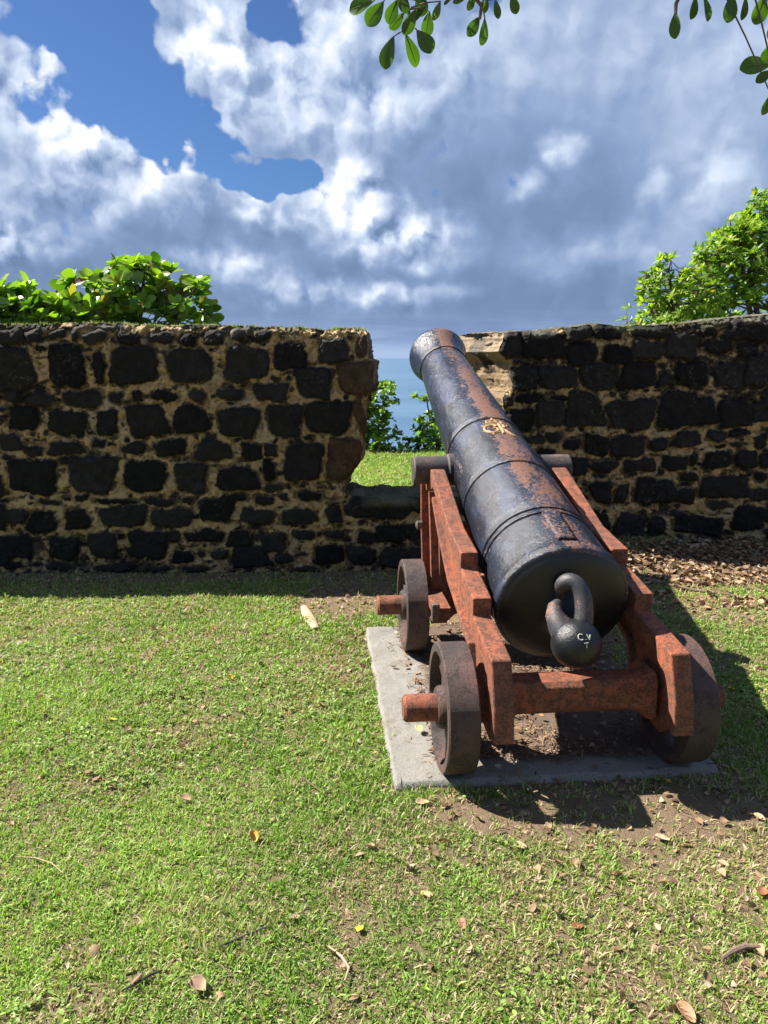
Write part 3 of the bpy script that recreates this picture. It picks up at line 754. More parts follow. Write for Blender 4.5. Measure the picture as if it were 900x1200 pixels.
    def wheel(x_c, s_, z_, sgn, ang):
        x0, x1 = x_c - .055, x_c + .055
        w_ = empty('wheel', (x_c, s_, z_)); w_.parent = root; w_.rotation_euler = (ang, 0, 0)
        rim = MB()
        rim.lathe([(-.055, RW - .034), (-.055, RW - .005), (-.050, RW), (.050, RW), (.055, RW - .005), (.055, RW - .034), (.02, RW - .046), (-.02, RW - .046), (-.055, RW - .034)], 72, 'x')
        rim.build('rim', M_WHEEL, w_, smooth=True)
        hub = MB(); hub.lathe([(-.062, .040), (-.062, .070), (-.05, .078), (.05, .078), (.062, .070), (.062, .040), (-.062, .040)], 32, 'x'); hub.build('hub', M_WHEEL, w_, smooth=True)
        for k in range(5):
            q = 2 * pi * k / 5; sp = MB(); n_ = Vector((0, cos(q), sin(q))); t_ = Vector((0, -sin(q), cos(q)))
            vs = []
            for rr, hw_, hx in ((.070, .040, .030), (.13, .030, .024), (RW - .040, .044, .030)):
                for a, b in ((-1, -1), (1, -1), (1, 1), (-1, 1)): vs.append(n_ * rr + t_ * (a * hw_) + Vector((b * hx, 0, 0)))
            fs = []
            for j in range(2):
                for i in range(4): fs.append((j * 4 + i, j * 4 + (i + 1) % 4, j * 4 + 4 + (i + 1) % 4, j * 4 + 4 + i))
            fs += [(0, 1, 2, 3), (8, 9, 10, 11)]
            sp.add(vs, fs); sp.build('spoke', M_WHEEL, w_, bevel=.006)
    for sgn in (-1, 1):
        for s_, z_, ang in ((.18, .237, .5), (1.33, .237, 1.1)):
            xc = sgn * (.443 if sgn < 0 else .402)
            wheel(xc, s_, z_, sgn, ang + sgn)
            mb = MB(); a, b = sgn * .36, sgn * (.628 if sgn < 0 else .585)
            mb.lathe([(a, .0001), (a, .050), (b - sgn * .010, .050), (b, .041), (b, .0001)], 28, 'x', (0, s_, z_)); mb.build('axle_end', M_RED, root, smooth=True)
    # dark washer rings at the hub
    return root
build_carriage()

# ------------------------------------------------------------------ cannon
CB = Vector((.681, 2.686, .573)); CAZ = R(5.94); CEL = .3208
def gun_r(s):
    return float(np.interp(s, [0, .05, .10, .34, .80, 1.34, 2.2, 2.74], [.262, .262, .247, .240, .226, .209, .178, .160]))
def build_cannon():
    root = empty('cannon', CB, (CEL, 0, CAZ))
    tag(root, 'long black iron cannon with rusted top, aimed up and out through the wall gap', 'cannon')
    pr = [(-.030, .05), (-.028, .12), (-.018, .185), (-.006, .228), (.000, .247), (.004, .256), (.012, .261), (.03, .262), (.050, .261), (.058, .256), (.062, .250), (.075, .2465)]
    def ring(s, h, wd):
        r = gun_r(s); return [(s - wd - .009, r), (s - wd - .006, r - .005), (s - wd, r - .005), (s - wd, r + h * .6), (s - wd * .6, r + h), (s + wd * .6, r + h), (s + wd, r + h * .6), (s + wd, r - .003), (s + wd + .004, r)]
    S = list(np.linspace(.10, 2.72, 60)); rings = [(.305, .004, .006), (.345, .004, .006), (.80, .0055, .009), (1.34, .0055, .009), (2.70, .007, .012)]
    prof = []
    for s in S:
        if all(abs(s - r[0]) > .03 for r in rings): prof.append((s, gun_r(s)))
    for r in rings: prof += ring(*r)
    prof += [(s, gun_r(s)) for s in ()]
    prof.sort(key=lambda q: q[0])
    mz = [(2.75, .160), (2.80, .166), (2.86, .180), (2.91, .197), (2.945, .207), (2.962, .208), (2.972, .203), (2.975, .190), (2.975, .080)]
    bore = [(2.975, .0801), (2.97, .074), (2.2, .074), (2.2, .0001)]
    mb = MB(); mb.lathe(pr + prof + mz, 144); mb.build('barrel', M_GUN, root, smooth=True)
    mb = MB(); mb.lathe([(2.974, .080), (2.96, .0735), (2.0, .0735), (2.0, .001)], 64); mb.build('bore', M_BORE, root, smooth=True, fix=True)
    # breech face, neck and button, with shade painted into their colour
    mb = MB(); mb.lathe([(-.0305, .249 - .015), (-.045, .19), (-.060, .13), (-.068, .085), (-.082, .060), (-.10, .052), (-.125, .050), (-.135, .052)], 96)
    fr = MB()
    BR = .089
    RM = (Matrix.Rotation(-CEL, 3, 'X') @ Matrix.Rotation(-CAZ, 3, 'Z'))
    def loc_px(px, py, d): return RM @ (Vector(at_y(px, py, d)) - CB)
    BC = loc_px(675, 754, 2.475)
    fr.lathe([(.002, .2475), (-.010, .236), (-.022, .212), (-.034, .165), (-.042, .120), (-.056, .090), (-.075, .066), (-.11, .056), (-.15, .052)], 96)
    face = fr.build('breech_face', M_GUN_SHADED, root, smooth=True)
    sp = MB(); prf = [(BC.y - BR * cos(a), max(.0001, BR * sin(a))) for a in np.linspace(0, pi, 33)]
    sp.lathe(prf, 64, 'y', (BC.x, 0, BC.z)); btn = sp.build('cascable_button', M_GUN_SHADED, root, smooth=True)
    # breeching loop standing over the button, open at its left side
    lp = MB()
    ctl = [loc_px(*q) for q in ((656, 700, 2.60), (656, 692, 2.59), (659, 685, 2.575), (667, 681, 2.56), (676, 685, 2.545), (682, 696, 2.53), (684.5, 711, 2.515), (684, 726, 2.505), (680, 742, 2.50))]
    pts = []
    for i in range(len(ctl) - 1):
        p0 = ctl[max(i - 1, 0)]; p1 = ctl[i]; p2 = ctl[i + 1]; p3 = ctl[min(i + 2, len(ctl) - 1)]
        for t_ in np.linspace(0, 1, 5, endpoint=False):
            pts.append(.5 * ((2 * p1) + (p2 - p0) * t_ + (2 * p0 - 5 * p1 + 4 * p2 - p3) * t_ ** 2 + (3 * p1 - p0 - 3 * p2 + p3) * t_ ** 3))
    rad = [.015 + .015 * float(sst(k, 0, 14)) + .004 * float(sst(k, 18, 38)) for k in range(len(pts))]
    lp.tube([tuple(q) for q in pts], rad, 20); loop = lp.build('breeching_loop', M_LUG, root, smooth=True)
    st_ = MB(); st_.tube([tuple(loc_px(*q)) for q in ((664, 745, 2.49), (655, 731, 2.51), (650, 720, 2.535), (650, 711, 2.555), (654, 706, 2.575))], [.054, .043, .034, .026, .017], 18); st_.build('loop_stub', M_LUG, root, smooth=True)
    # painted letters C V T on the button
    camL = Matrix.Rotation(-CEL, 3, 'X') @ (Matrix.Rotation(-CAZ, 3, 'Z') @ (Vector((0, 0, EYE)) - CB)) - BC
    d0 = camL.normalized(); rt_ = Vector((1, 0, 0)); rt_ = (rt_ - d0 * rt_.dot(d0)).normalized(); up_ = d0.cross(rt_) * -1
    if up_.z < 0: up_ = -up_
    def on_ball(u, v): 
        q = (d0 * 1.0 + rt_ * u + up_ * v).normalized(); return BC + q * (BR + .0004)
    def stroke(mbx, P, r=.0017): mbx.tube([on_ball(a, b) for a, b in P], r, 6)
    lt_ = MB(); ox, oy = .42, .25
    stroke(lt_, [(ox - .20 + .115 * cos(a), oy + .13 * sin(a)) for a in np.linspace(R(50), R(310), 14)])
    stroke(lt_, [(ox - .005, oy - .10), (ox + .015, oy - .115)])
    stroke(lt_, [(ox + .09, oy + .15), (ox + .15, oy + .0), (ox + .19, oy - .11)]); stroke(lt_, [(ox + .19, oy - .11), (ox + .25, oy + .03), (ox + .30, oy + .15)])
    stroke(lt_, [(ox - .10, oy - .26), (ox + .13, oy - .24)]); stroke(lt_, [(ox + .015, oy - .25), (ox + .01, oy - .37), (ox + .02, oy - .46)])
    lt_.build('lettering', M_WHITE, btn, smooth=True)
    # trunnions
    for sg in (-1, 1):
        tr = MB(); a, b = sg * .17, sg * .415
        tr.lathe([(a, .0001), (a, .084), (sg * .232, .084), (sg * .240, .0725), (b - sg * .006, .0725), (b, .066), (b, .0001)], 48, 'x', (0, 1.205, -.026)); tr.build('trunnion', M_TRUN, root, smooth=True)
    # gilt royal cypher under a crown, raised on the chase
    def on_barrel(u, s):
        q = u / .212; return Vector((sin(q) * (gun_r(s) + .001), s, cos(q) * (gun_r(s) + .001)))
    cy = MB(); S0 = 1.185
    def cs(P, r=.006): r *= .90; cy.tube([on_barrel(a * .86, S0 + b * .90) for a, b in P], r, 8)
    cs([(-.034 + .040 * cos(a), .035 * sin(a) * 1.6) for a in np.linspace(R(30), R(335), 22)], .0075)                     # G bowl
    cs([(-.002, -.03), (-.002, .0), (-.026, .004)], .006)
    cs([(.020, -.075), (.024, -.01), (.020, .062)], .0075)
    cs([(.020 + .030 * sin(a), .034 + .032 * cos(a)) for a in np.linspace(0, pi, 12)], .0065)
    cs([(.022, .002), (.045, -.03), (.062, -.066), (.086, -.078)], .007)
    cs([(-.078, .066), (-.062, .03), (-.03, .05), (0, .036), (.03, .058), (.066, .04), (.078, .066)], .0045)
    cs([(-.060, -.02), (-.034, -.075), (.0, -.055), (.034, -.02), (.072, .004)], .0045)
    cs([(-.046, .078), (-.040, .118), (-.02, .098), (0, .128), (.02, .098), (.040, .118), (.046, .078), (-.046, .078)], .0055)     # crown
    cs([(-.040, .086), (.0, .092), (.040, .086)], .006)
    cs([(0, .124), (0, .142)], .007)
    cy.build('royal_cypher', M_GOLD, root, smooth=True)
    # vent patch
    vp = MB()
    vs = []; fs = []
    for i, s in enumerate(np.linspace(.085, .30, 8)):
        for k, u in enumerate(np.linspace(-.030, .042, 6)):
            q = u / gun_r(s); r = gun_r(s) + .0045; vs.append((sin(q) * r, s, cos(q) * r))
    for i in range(7):
        for k in range(5): a = i * 6 + k; fs.append((a, a + 1, a + 7, a + 6))
    vp.add(vs, fs); v_ = vp.build('vent_patch', M_GUN, root, smooth=True)
    md = v_.modifiers.new('thick', 'SOLIDIFY'); md.thickness = .008; md.offset = -1
    return root
build_cannon()

# ------------------------------------------------------------------ leaves (vectorised)
def leaf_template(kind):
    if kind == 'oval':
        L = [0, .25, .55, .85, 1.0]; Wd = [.03, .22, .34, .26, .04]
    elif kind == 'broad':
        L = [0, .3, .6, .88, 1.0]; Wd = [.04, .24, .40, .34, .08]
    else:
        L = [0, .3, .65, 1.0]; Wd = [.03, .17, .17, .02]
    V = []
    for l, w_ in zip(L, Wd): V += [(-w_, l, .32 * w_), (0, l, 0), (w_, l, .32 * w_)]
    Fc = []
    for i in range(len(L) - 1):
        a = i * 3; Fc += [(a, a + 1, a + 4, a + 3), (a + 1, a + 2, a + 5, a + 4)]
    V = np.array(V, float); V[:, 2] -= .25 * V[:, 1] ** 2 * .6
    return V, np.array(Fc)
def frames(dirs, ups):
    d = dirs / np.linalg.norm(dirs, axis=1, keepdims=True)
    x = np.cross(d, ups); x /= np.linalg.norm(x, axis=1, keepdims=True) + 1e-9
    z = np.cross(x, d); return x, d, z
def leaves_mesh(kind, pos, dirs, ups, size, colr, wid=1.0):
    T, Fc = leaf_template(kind); n = len(pos); x, d, z = frames(dirs, ups)
    size = np.broadcast_to(size, (n,))[:, None, None]
    V = pos[:, None, :] + size * (T[None, :, 0:1] * x[:, None, :] * wid + T[None, :, 1:2] * d[:, None, :] + T[None, :, 2:3] * z[:, None, :])
    Fa = (Fc[None] + (np.arange(n) * len(T))[:, None, None]).reshape(-1, 4)
    C = np.repeat(colr[:, None, :], len(T), 1).reshape(-1, 3)
    return V.reshape(-1, 3), Fa, C
def cmix(a, b, t): return np.asarray(a)[None] * (1 - t[:, None]) + np.asarray(b)[None] * t[:, None]
def rand_dirs(n, r_, up=0.0):
    v = r_.normal(size=(n, 3)); v[:, 2] += up; return v / np.linalg.norm(v, axis=1, keepdims=True)

def plant(name, label, cat, base, crowns, leaf, size, per, c0, c1, seed, mat, group=None, stem_r=.03, rosette=True, n_tip=100, trunk='stem', outline=None):
    """crowns: list of (x,y,z,rx,ry,rz); twigs run from the base to the tips, leaves sit in rosettes at the tips"""
    r_ = np.random.default_rng(seed)
    root = empty(name, base); tag(root, label, cat, group)
    base = np.array(base, float)
    tips = []; tdir = []; wood = MB()
    for (x, y, z, rx, ry, rz) in crowns:
        c = np.array([x, y, z]); n = int(n_tip * rx * ry ** .5 * rz / (.35 ** 2.5))
        v = rand_dirs(n, r_, .25); rad = r_.uniform(.35, 1.0, n) ** .45
        nn = .75 + .5 * fbm(v[:, 0] * 3 + seed, v[:, 2] * 3 + v[:, 1] * 2, 1, 3, seed)
        p = c + v * rad[:, None] * nn[:, None] * np.array([rx, ry, rz])
        tips.append(p); tdir.append(v)
        # limb to each lobe then branches
        mid = (base + c) / 2 + r_.normal(size=3) * .08; bot = c - np.array([0, 0, rz * .4])
        path = [base, mid * .6 + base * .4, bot, c]
        wood.tube([tuple(q - base) for q in path], [stem_r, stem_r * .8, stem_r * .55, stem_r * .3], 8)
        for k in range(0, n, max(1, n // 16)):
            q0 = bot + (c - bot) * r_.uniform(0, 1); q1 = (q0 + p[k]) / 2 + r_.normal(size=3) * .04
            wood.tube([tuple(q - base) for q in (q0, q1, p[k])], [stem_r * .32, stem_r * .2, stem_r * .08], 5)
    tips = np.concatenate(tips); tdir = np.concatenate(tdir)
    ok = tips[:, 2] > ground_z(tips[:, 0], tips[:, 1]) + .02
    tips = tips[ok]; tdir = tdir[ok]; n = len(tips)
    tn = tdir * .55 + np.array([-.15, 0, .75]) + r_.normal(size=(n, 3)) * .25; tn /= np.linalg.norm(tn, axis=1, keepdims=True)
    P = np.repeat(tips, per, 0); A = np.repeat(tn, per, 0)
    ph = np.tile(np.arange(per) * 2.4, n) + np.repeat(r_.uniform(0, 6.28, n), per)
    x, d, z = frames(A, np.tile([[.1, .9, .3]], (len(A), 1)))
    if rosette:
        spread = np.tile(np.linspace(.55, 1.5, per), n) + r_.normal(size=len(P)) * .15
        D = A * np.cos(spread)[:, None] + (x * np.cos(ph)[:, None] + z * np.sin(ph)[:, None]) * np.sin(spread)[:, None]
        P = P - A * (.12 * size)
    else:
        D = rand_dirs(len(P), r_, .2) ; P = P + r_.normal(size=P.shape) * size * 1.1
    U = A + r_.normal(size=A.shape) * .35
    tt = np.clip(r_.normal(.5, .28, len(P)) + np.repeat(r_.normal(0, .22, n), per), 0, 1)
    lc = cmix(c0, c1, tt) * .97
    old = r_.uniform(0, 1, len(P)); lc[old < .035] = (.34, .26, .05); lc[old < .012] = (.16, .09, .04)
    V, Fa, C = leaves_mesh(leaf, P, D, U, size * r_.uniform(.5, 1.25, len(P)), lc)
    raw_mesh('foliage', V - base, [Fa], mat, C, parent=root, smooth=True)
    wood.build(trunk, M_BARK, root, smooth=True, fix=False)
    return root

def dpt(px, py, d, rx, ry, rz):
    p = at_y(px, py, d); k = d / F * 1.0
    return (p[0], d, p[2], rx * k, ry, rz * k)
GB = (.06, .15, .018); GB2 = (.34, .45, .08)
plant('sea_lettuce_bush', 'tall bush of big glossy green leaves rising behind the left wall, highest of its two', 'bush', (-2.25, 6.75, .35),
      [dpt(165, 336, 6.7, 44, .35, 30), dpt(112, 350, 6.6, 42, .35, 28), dpt(212, 350, 6.6, 34, .3, 26), dpt(62, 368, 6.6, 30, .3, 18), dpt(150, 385, 6.8, 100, .4, 34), dpt(158, 308, 6.8, 16, .12, 10), dpt(104, 324, 6.9, 12, .1, 8), dpt(66, 340, 6.9, 8, .1, 6), dpt(236, 366, 6.6, 18, .2, 14)],
      'oval', .122, 8, GB, GB2, 301, M_GLOSSY, 'bushes behind the left wall', n_tip=60)
plant('sea_lettuce_bush', 'low spreading bush of glossy leaves behind the left wall at the picture edge', 'bush', (-3.3, 6.8, .35),
      [dpt(10, 362, 6.7, 48, .35, 30), dpt(60, 372, 6.6, 34, .3, 24), dpt(-60, 350, 6.8, 60, .4, 40), dpt(-20, 400, 6.8, 100, .4, 50)],
      'oval', .122, 8, GB, GB2, 302, M_GLOSSY, 'bushes behind the left wall', n_tip=60)
plant('seaside_shrub', 'leafy shrub at the cliff edge, against the left side of the gap', 'shrub', (-.15, 9.0, .44),
      [dpt(428, 500, 9.0, 34, .3, 34), dpt(450, 470, 9.0, 18, .2, 26), dpt(440, 520, 8.9, 36, .3, 20), dpt(400, 480, 9.1, 40, .3, 50)],
      'oval', .058, 7, (.06, .13, .02), (.26, .40, .06), 303, M_LEAF, 'shrubs beyond the gap', n_tip=170, stem_r=.015)
plant('seaside_shrub', 'leafy shrub at the cliff edge, beside the cannon barrel', 'shrub', (.65, 9.0, .44),
      [dpt(505, 505, 9.0, 24, .25, 26), dpt(530, 490, 9.1, 26, .3, 34), dpt(500, 465, 9.0, 16, .12, 8), dpt(515, 520, 8.9, 34, .3, 14)],
      'oval', .058, 7, (.05, .11, .02), (.22, .36, .055), 304, M_LEAF, 'shrubs beyond the gap', n_tip=170, stem_r=.015)
plant('seaside_shrub', 'small low shrub between the two taller shrubs in the gap', 'shrub', (.22, 9.1, .38),
      [dpt(478, 522, 9.05, 20, .2, 10)], 'oval', .075, 7, (.05, .12, .02), (.18, .30, .05), 305, M_LEAF, 'shrubs beyond the gap', n_tip=70, stem_r=.01)
plant('broadleaf_tree', 'bright green fine leaved tree rising over the right wall', 'tree', (5.0, 9.2, .2),
      [dpt(880, 300, 9.0, 52, .5, 42), dpt(845, 330, 8.9, 36, .4, 34), dpt(930, 270, 9.2, 60, .6, 50), dpt(985, 300, 9.2, 60, .6, 70), dpt(905, 360, 9.0, 90, .5, 40), dpt(865, 282, 9.0, 26, .3, 24), dpt(900, 245, 9.2, 30, .3, 22), dpt(825, 300, 8.8, 20, .2, 12)],
      'slim', .100, 8, (.06, .15, .015), (.34, .45, .07), 306, M_LEAF, None, n_tip=80, stem_r=.05, trunk='trunk')
plant('small_tree', 'smaller yellow green leafy tree left of the larger one behind the right wall', 'tree', (3.55, 8.2, .3),
      [dpt(790, 352, 8.2, 38, .4, 34), dpt(768, 340, 8.2, 22, .25, 22), dpt(815, 345, 8.2, 30, .3, 30), dpt(800, 385, 8.2, 60, .4, 30), dpt(784, 315, 8.2, 16, .15, 14), dpt(757, 320, 8.2, 8, .1, 5)],
      'slim', .088, 8, (.07, .16, .015), (.36, .47, .08), 307, M_LEAF, None, n_tip=88, stem_r=.03, trunk='trunk')
plant('sprig', 'tiny leafy sprig just above the right wall, left of the trees', 'plant', (2.25, 6.75, .3),
      [dpt(735, 372, 6.7, 9, .08, 12)], 'slim', .07, 6, (.07, .14, .02), (.22, .34, .05), 308, M_LEAF, None, n_tip=130, stem_r=.008)

# ------------------------------------------------------------------ overhanging branches
def over_branch(name, label, zoomL, pathpx, d0, seed, limb):
    r_ = np.random.default_rng(seed); K = 500 / 900
    P = [at_y(400 + a * K, b * K, dd) for a, b, dd in pathpx]
    root = empty(name, tuple(P[0])); tag(root, label, 'branch', None); o0 = P[0]
    wood = MB(); L = limb
    wood.tube([tuple(np.array(q) - o0) for q in L], [.016 * (1 - .5 * i / max(1, len(L) - 1)) for i in range(len(L))], 8)
    wood.tube([tuple(q - o0) for q in P], [.008 * (1 - .7 * i / (len(P) - 1)) + .001 for i in range(len(P))], 7)
    pos = []; dr = []; up = []; sz = []; wd = []
    for (a, b, ln, ang, wf) in [(q0, q1, q2 * 1.14, q3, q4) for q0, q1, q2, q3, q4 in zoomL]:      # centre, length (zoom px), angle of the tip direction (deg, 0 = right, -90 = down)
        d = d0 + r_.uniform(-.08, .08)
        tip = at_y(400 + (a + cos(R(ang)) * ln / 2) * K, (b - sin(R(ang)) * ln / 2) * K, d + r_.uniform(-.01, .01))
        bs = at_y(400 + (a - cos(R(ang)) * ln / 2) * K, (b + sin(R(ang)) * ln / 2) * K, d)
        v = tip - bs; pos.append(bs); dr.append(v); sz.append(np.linalg.norm(v)); up.append(np.array([r_.uniform(-.7, .7), -1, r_.uniform(-.5, .3)])); wd.append(wf)
        q = min(P, key=lambda s: np.linalg.norm(s - bs)); mid = (q + bs) / 2 + np.array([0, 0, .005])
        wood.tube([tuple(k - o0) for k in (q, mid, bs, bs + v * .9)], [.0022, .0018, .0016, .0006], 5)
    # more leaves higher up the limb, out of the frame
    for k in range(120):
        t = r_.uniform(.15, 1); i = int(t * (len(L) - 1) * .999); f = t * (len(L) - 1) - i
        c0_ = np.array(L[i]) * (1 - f) + np.array(L[i + 1]) * f; c = c0_ + np.array([r_.normal() * .13, r_.normal() * .13, abs(r_.normal()) * .16 + .06])
        wood.tube([tuple(q - o0) for q in (c0_, (c0_ + c) / 2 + r_.normal(size=3) * .015, c)], [.003, .002, .001], 5)
        pos.append(c); dr.append(rand_dirs(1, r_, -.3)[0]); sz.append(r_.uniform(.045, .065)); up.append(rand_dirs(1, r_, .8)[0]); wd.append(1)
    n = len(pos); C = cmix((.035, .085, .012), (.085, .17, .02), r_.uniform(0, 1, n))
    T, Fc = leaf_template('broad'); x, dd, z = frames(np.array(dr), np.array(up)); s_ = np.array(sz)[:, None, None]; wd = np.array(wd)[:, None, None]
    V = np.array(pos)[:, None, :] + s_ * (T[None, :, 0:1] * x[:, None, :] * wd * .82 + T[None, :, 1:2] * dd[:, None, :] + T[None, :, 2:3] * z[:, None, :] * .8)
    Fa = (Fc[None] + (np.arange(n) * len(T))[:, None, None]).reshape(-1, 4)
    o = raw_mesh('leaves', V.reshape(-1, 3) - o0, [Fa], M_GLOSSY, np.repeat(C[:, None, :], len(T), 1).reshape(-1, 3), parent=root, smooth=True)
    sm = o.modifiers.new('sub', 'SUBSURF'); sm.levels = 1; sm.render_levels = 1
    wood.build('twigs', M_BARK, root, smooth=True, fix=False)
D = 1.9
topL = at_y(440, -60, D)
over_branch('leafy_branch', 'glossy green leaf cluster hanging in at the top, left of centre', 
    [(42, 12, 48, 200, 1.1), (72, 28, 52, 235, 1.05), (108, 24, 46, 250, 1.0), (128, 6, 40, 300, 1.0), (168, 6, 46, 275, 1.0), (145, 46, 50, 245, .9), (182, 50, 46, 262, 1.0), (175, 86, 48, 305, 1.15), (100, 110, 62, 252, 1.0), (147, 105, 64, 290, .75), (202, 22, 36, 250, .7), (118, 44, 40, 230, .9), (160, 30, 40, 220, .8)],
    [(60, -90, D), (110, -40, D), (135, -5, D), (140, 20, D), (150, 62, D)], D, 41,
    [topL + np.array([-.6, .5, .9]), topL + np.array([-.2, .2, .45]), topL + np.array([.0, .05, .12]), at_y(400 + 60 * .5556, -50, D)])
over_branch('leafy_branch', 'thin twig with small leaves hanging in at the top centre',
    [(275, 3, 34, 250, .8), (305, 8, 34, 265, .7), (328, 18, 36, 280, .7), (364, 8, 38, 285, .9), (280, 55, 40, 240, .9), (300, 66, 50, 265, .75), (250, 0, 26, 200, .6), (225, 2, 20, 220, .6)],
    [(330, -80, D), (300, -30, D), (285, 0, D), (296, 12, D), (292, 40, D)], D, 42,
    [topL + np.array([.1, .6, 1.0]), topL + np.array([.2, .3, .5]), topL + np.array([.19, .1, .16]), at_y(400 + 330 * .5556, -44, D)])
topR = at_y(860, -60, D)
over_branch('leafy_branch', 'dark backlit leaves hanging in at the top right corner',
    [(704, 52, 48, 268, .75), (744, 14, 44, 262, .75), (770, 16, 48, 285, .9), (821, 16, 52, 262, .9), (850, 16, 46, 265, .8), (884, 20, 56, 255, 1.1), (876, 138, 56, 185, .95), (893, 160, 36, 215, .9), (898, 220, 40, 250, .8), (915, 60, 46, 250, 1), (915, 110, 50, 200, 1)],
    [(960, -120, D), (860, -50, D), (800, -30, D), (720, -20, D), (706, 8, D), (705, 30, D)], D, 43,
    [topR + np.array([.7, .5, .9]), topR + np.array([.35, .2, .42]), topR + np.array([.12, .05, .14]), at_y(400 + 960 * .5556, -66, D)])

# ------------------------------------------------------------------ grass
def in_slab(x, y, m=0.0):
    r, s = car_local(x, y); return (r > -.68 - m) & (r < .55 + m) & (s > .055 - m) & (s < 1.66 + m)
def grass_blades(name, x0, x1, y0, y1, dens, seed, L0, L1, wd, colmode, tuft=8, keep=None, zoff=0.0):
    r_ = np.random.default_rng(seed); nt = int((x1 - x0) * (y1 - y0) * dens / tuft)
    tx = r_.uniform(x0, x1, nt); ty = r_.uniform(y0, y1, nt)
    if keep is not None:
        k = keep(tx, ty, r_); tx, ty = tx[k], ty[k]
    nt = len(tx); n = nt * tuft
    sp = .009
    x = np.repeat(tx, tuft) + r_.normal(size=n) * sp; y = np.repeat(ty, tuft) + r_.normal(size=n) * sp
    z = ground_z(x, y) - .003 + zoff
    a = r_.uniform(0, 2 * pi, n); tl = np.clip(r_.normal(.74, .36, n), .05, 1.45)
    patch = fbm(x, y, 1.7, 3, 77); ln = r_.uniform(L0, L1, n) * (.65 + .7 * patch) * np.repeat(np.where(r_.uniform(0, 1, nt) < .06, 1.7, 1.0) * r_.uniform(.6, 1.3, nt), tuft)
    d = np.stack([np.cos(a) * np.sin(tl), np.sin(a) * np.sin(tl), np.cos(tl)], -1)
    sd_ = np.stack([-np.sin(a), np.cos(a), r_.normal(size=n) * .4], -1); w_ = (wd * r_.uniform(.6, 1.35, n))[:, None]
    b0 = np.stack([x, y, z], -1); m = b0 + d * (ln * .5)[:, None]; d2 = d.copy(); d2[:, 2] -= .45; t = m + d2 * (ln * .5)[:, None]
    t[:, 2] = np.maximum(t[:, 2], ground_z(t[:, 0], t[:, 1]) + .002)
    V = np.stack([b0 - sd_ * w_ * .4, b0 + sd_ * w_ * .4, m + sd_ * w_ * .5, m - sd_ * w_ * .5, t], 1).reshape(-1, 3)
    i = np.arange(n)[:, None] * 5
    f4 = i + np.array([[0, 1, 2, 3]]); f3 = i + np.array([[3, 2, 4]])
    g = np.clip(r_.normal(.5, .27, n) + (fbm(x, y, 1.1, 3, 78) - .5) * 1.2 + np.repeat(r_.normal(0, .16, nt), tuft), 0, 1)
    C = cmix((.12, .22, .025), (.35, .50, .10), g)
    br = bare(x, y)
    straw = r_.uniform(0, 1, n) < (.17 + .50 * br + .24 * sst(fbm(x, y, 2.3, 3, 79), .5, .7))
    sc_ = cmix((.30, .22, .12), (.52, .43, .27), r_.uniform(0, 1, n))
    C = np.where(straw[:, None], sc_, C)
    C = np.repeat(C[:, None, :], 5, 1).reshape(-1, 3)
    return V, f4, f3, C
def join_blades(name, parts, mat):
    V = []; f4 = []; f3 = []; C = []; o = 0
    for v, a, b, c in parts: V.append(v); f4.append(a + o); f3.append(b + o); C.append(c); o += len(v)
    return raw_mesh(name, np.concatenate(V), [np.concatenate(f4), np.concatenate(f3)], mat, np.concatenate(C))
def keep_lawn(x, y, r_):
    m = r_.uniform(0, 1, len(x))
    p = 1 - sst(bare(x, y), .30, 1.05) * .86
    p = p * (.74 + .26 * sst(fbm(x, y, 5, 3, 80), .3, .5))
    vis = (np.abs(x - .0) < .60 * y + 1.15)
    edge = in_slab(x, y, .0)
    ov = in_slab(x, y, .0) & ~in_slab(x, y, -.05)
    return (m < p) & vis & (~edge | (ov & (m < .40)))
parts = [grass_blades('g', -2.6, 2.9, .9, 2.2, 58000, 50, .012, .036, .0034, 0, keep=keep_lawn),
         grass_blades('g', -3.0, 3.4, 2.2, 3.3, 42000, 51, .012, .036, .0040, 0, keep=keep_lawn),
         grass_blades('g', -4.0, 4.4, 3.3, 5.10, 25000, 52, .012, .036, .0052, 0, keep=keep_lawn),
         grass_blades('g', .9, 4.4, 5.10, 5.70, 12000, 57, .012, .036, .0050, 0, keep=keep_lawn),
         grass_blades('g', -2.8, 3.2, -.6, .9, 5000, 53, .012, .040, .0045, 0, keep=lambda x, y, r_: r_.uniform(0, 1, len(x)) < 1 - .8 * bare(x, y))]
g1 = join_blades('lawn_grass', parts, M_GRASS)
tag(g1, 'short green lawn grass mixed with straw in front of the wall', 'grass', kind='stuff')
parts = [grass_blades('g', -1.4, 3.6, 5.56, 9.0, 9000, 54, .02, .06, .006, 0, keep=lambda x, y, r_: np.abs(x) < .4 * y)]
g2 = join_blades('bank_grass', parts, M_GRASS)
tag(g2, 'bright grass bank seen through the gap in the wall', 'grass', kind='stuff')
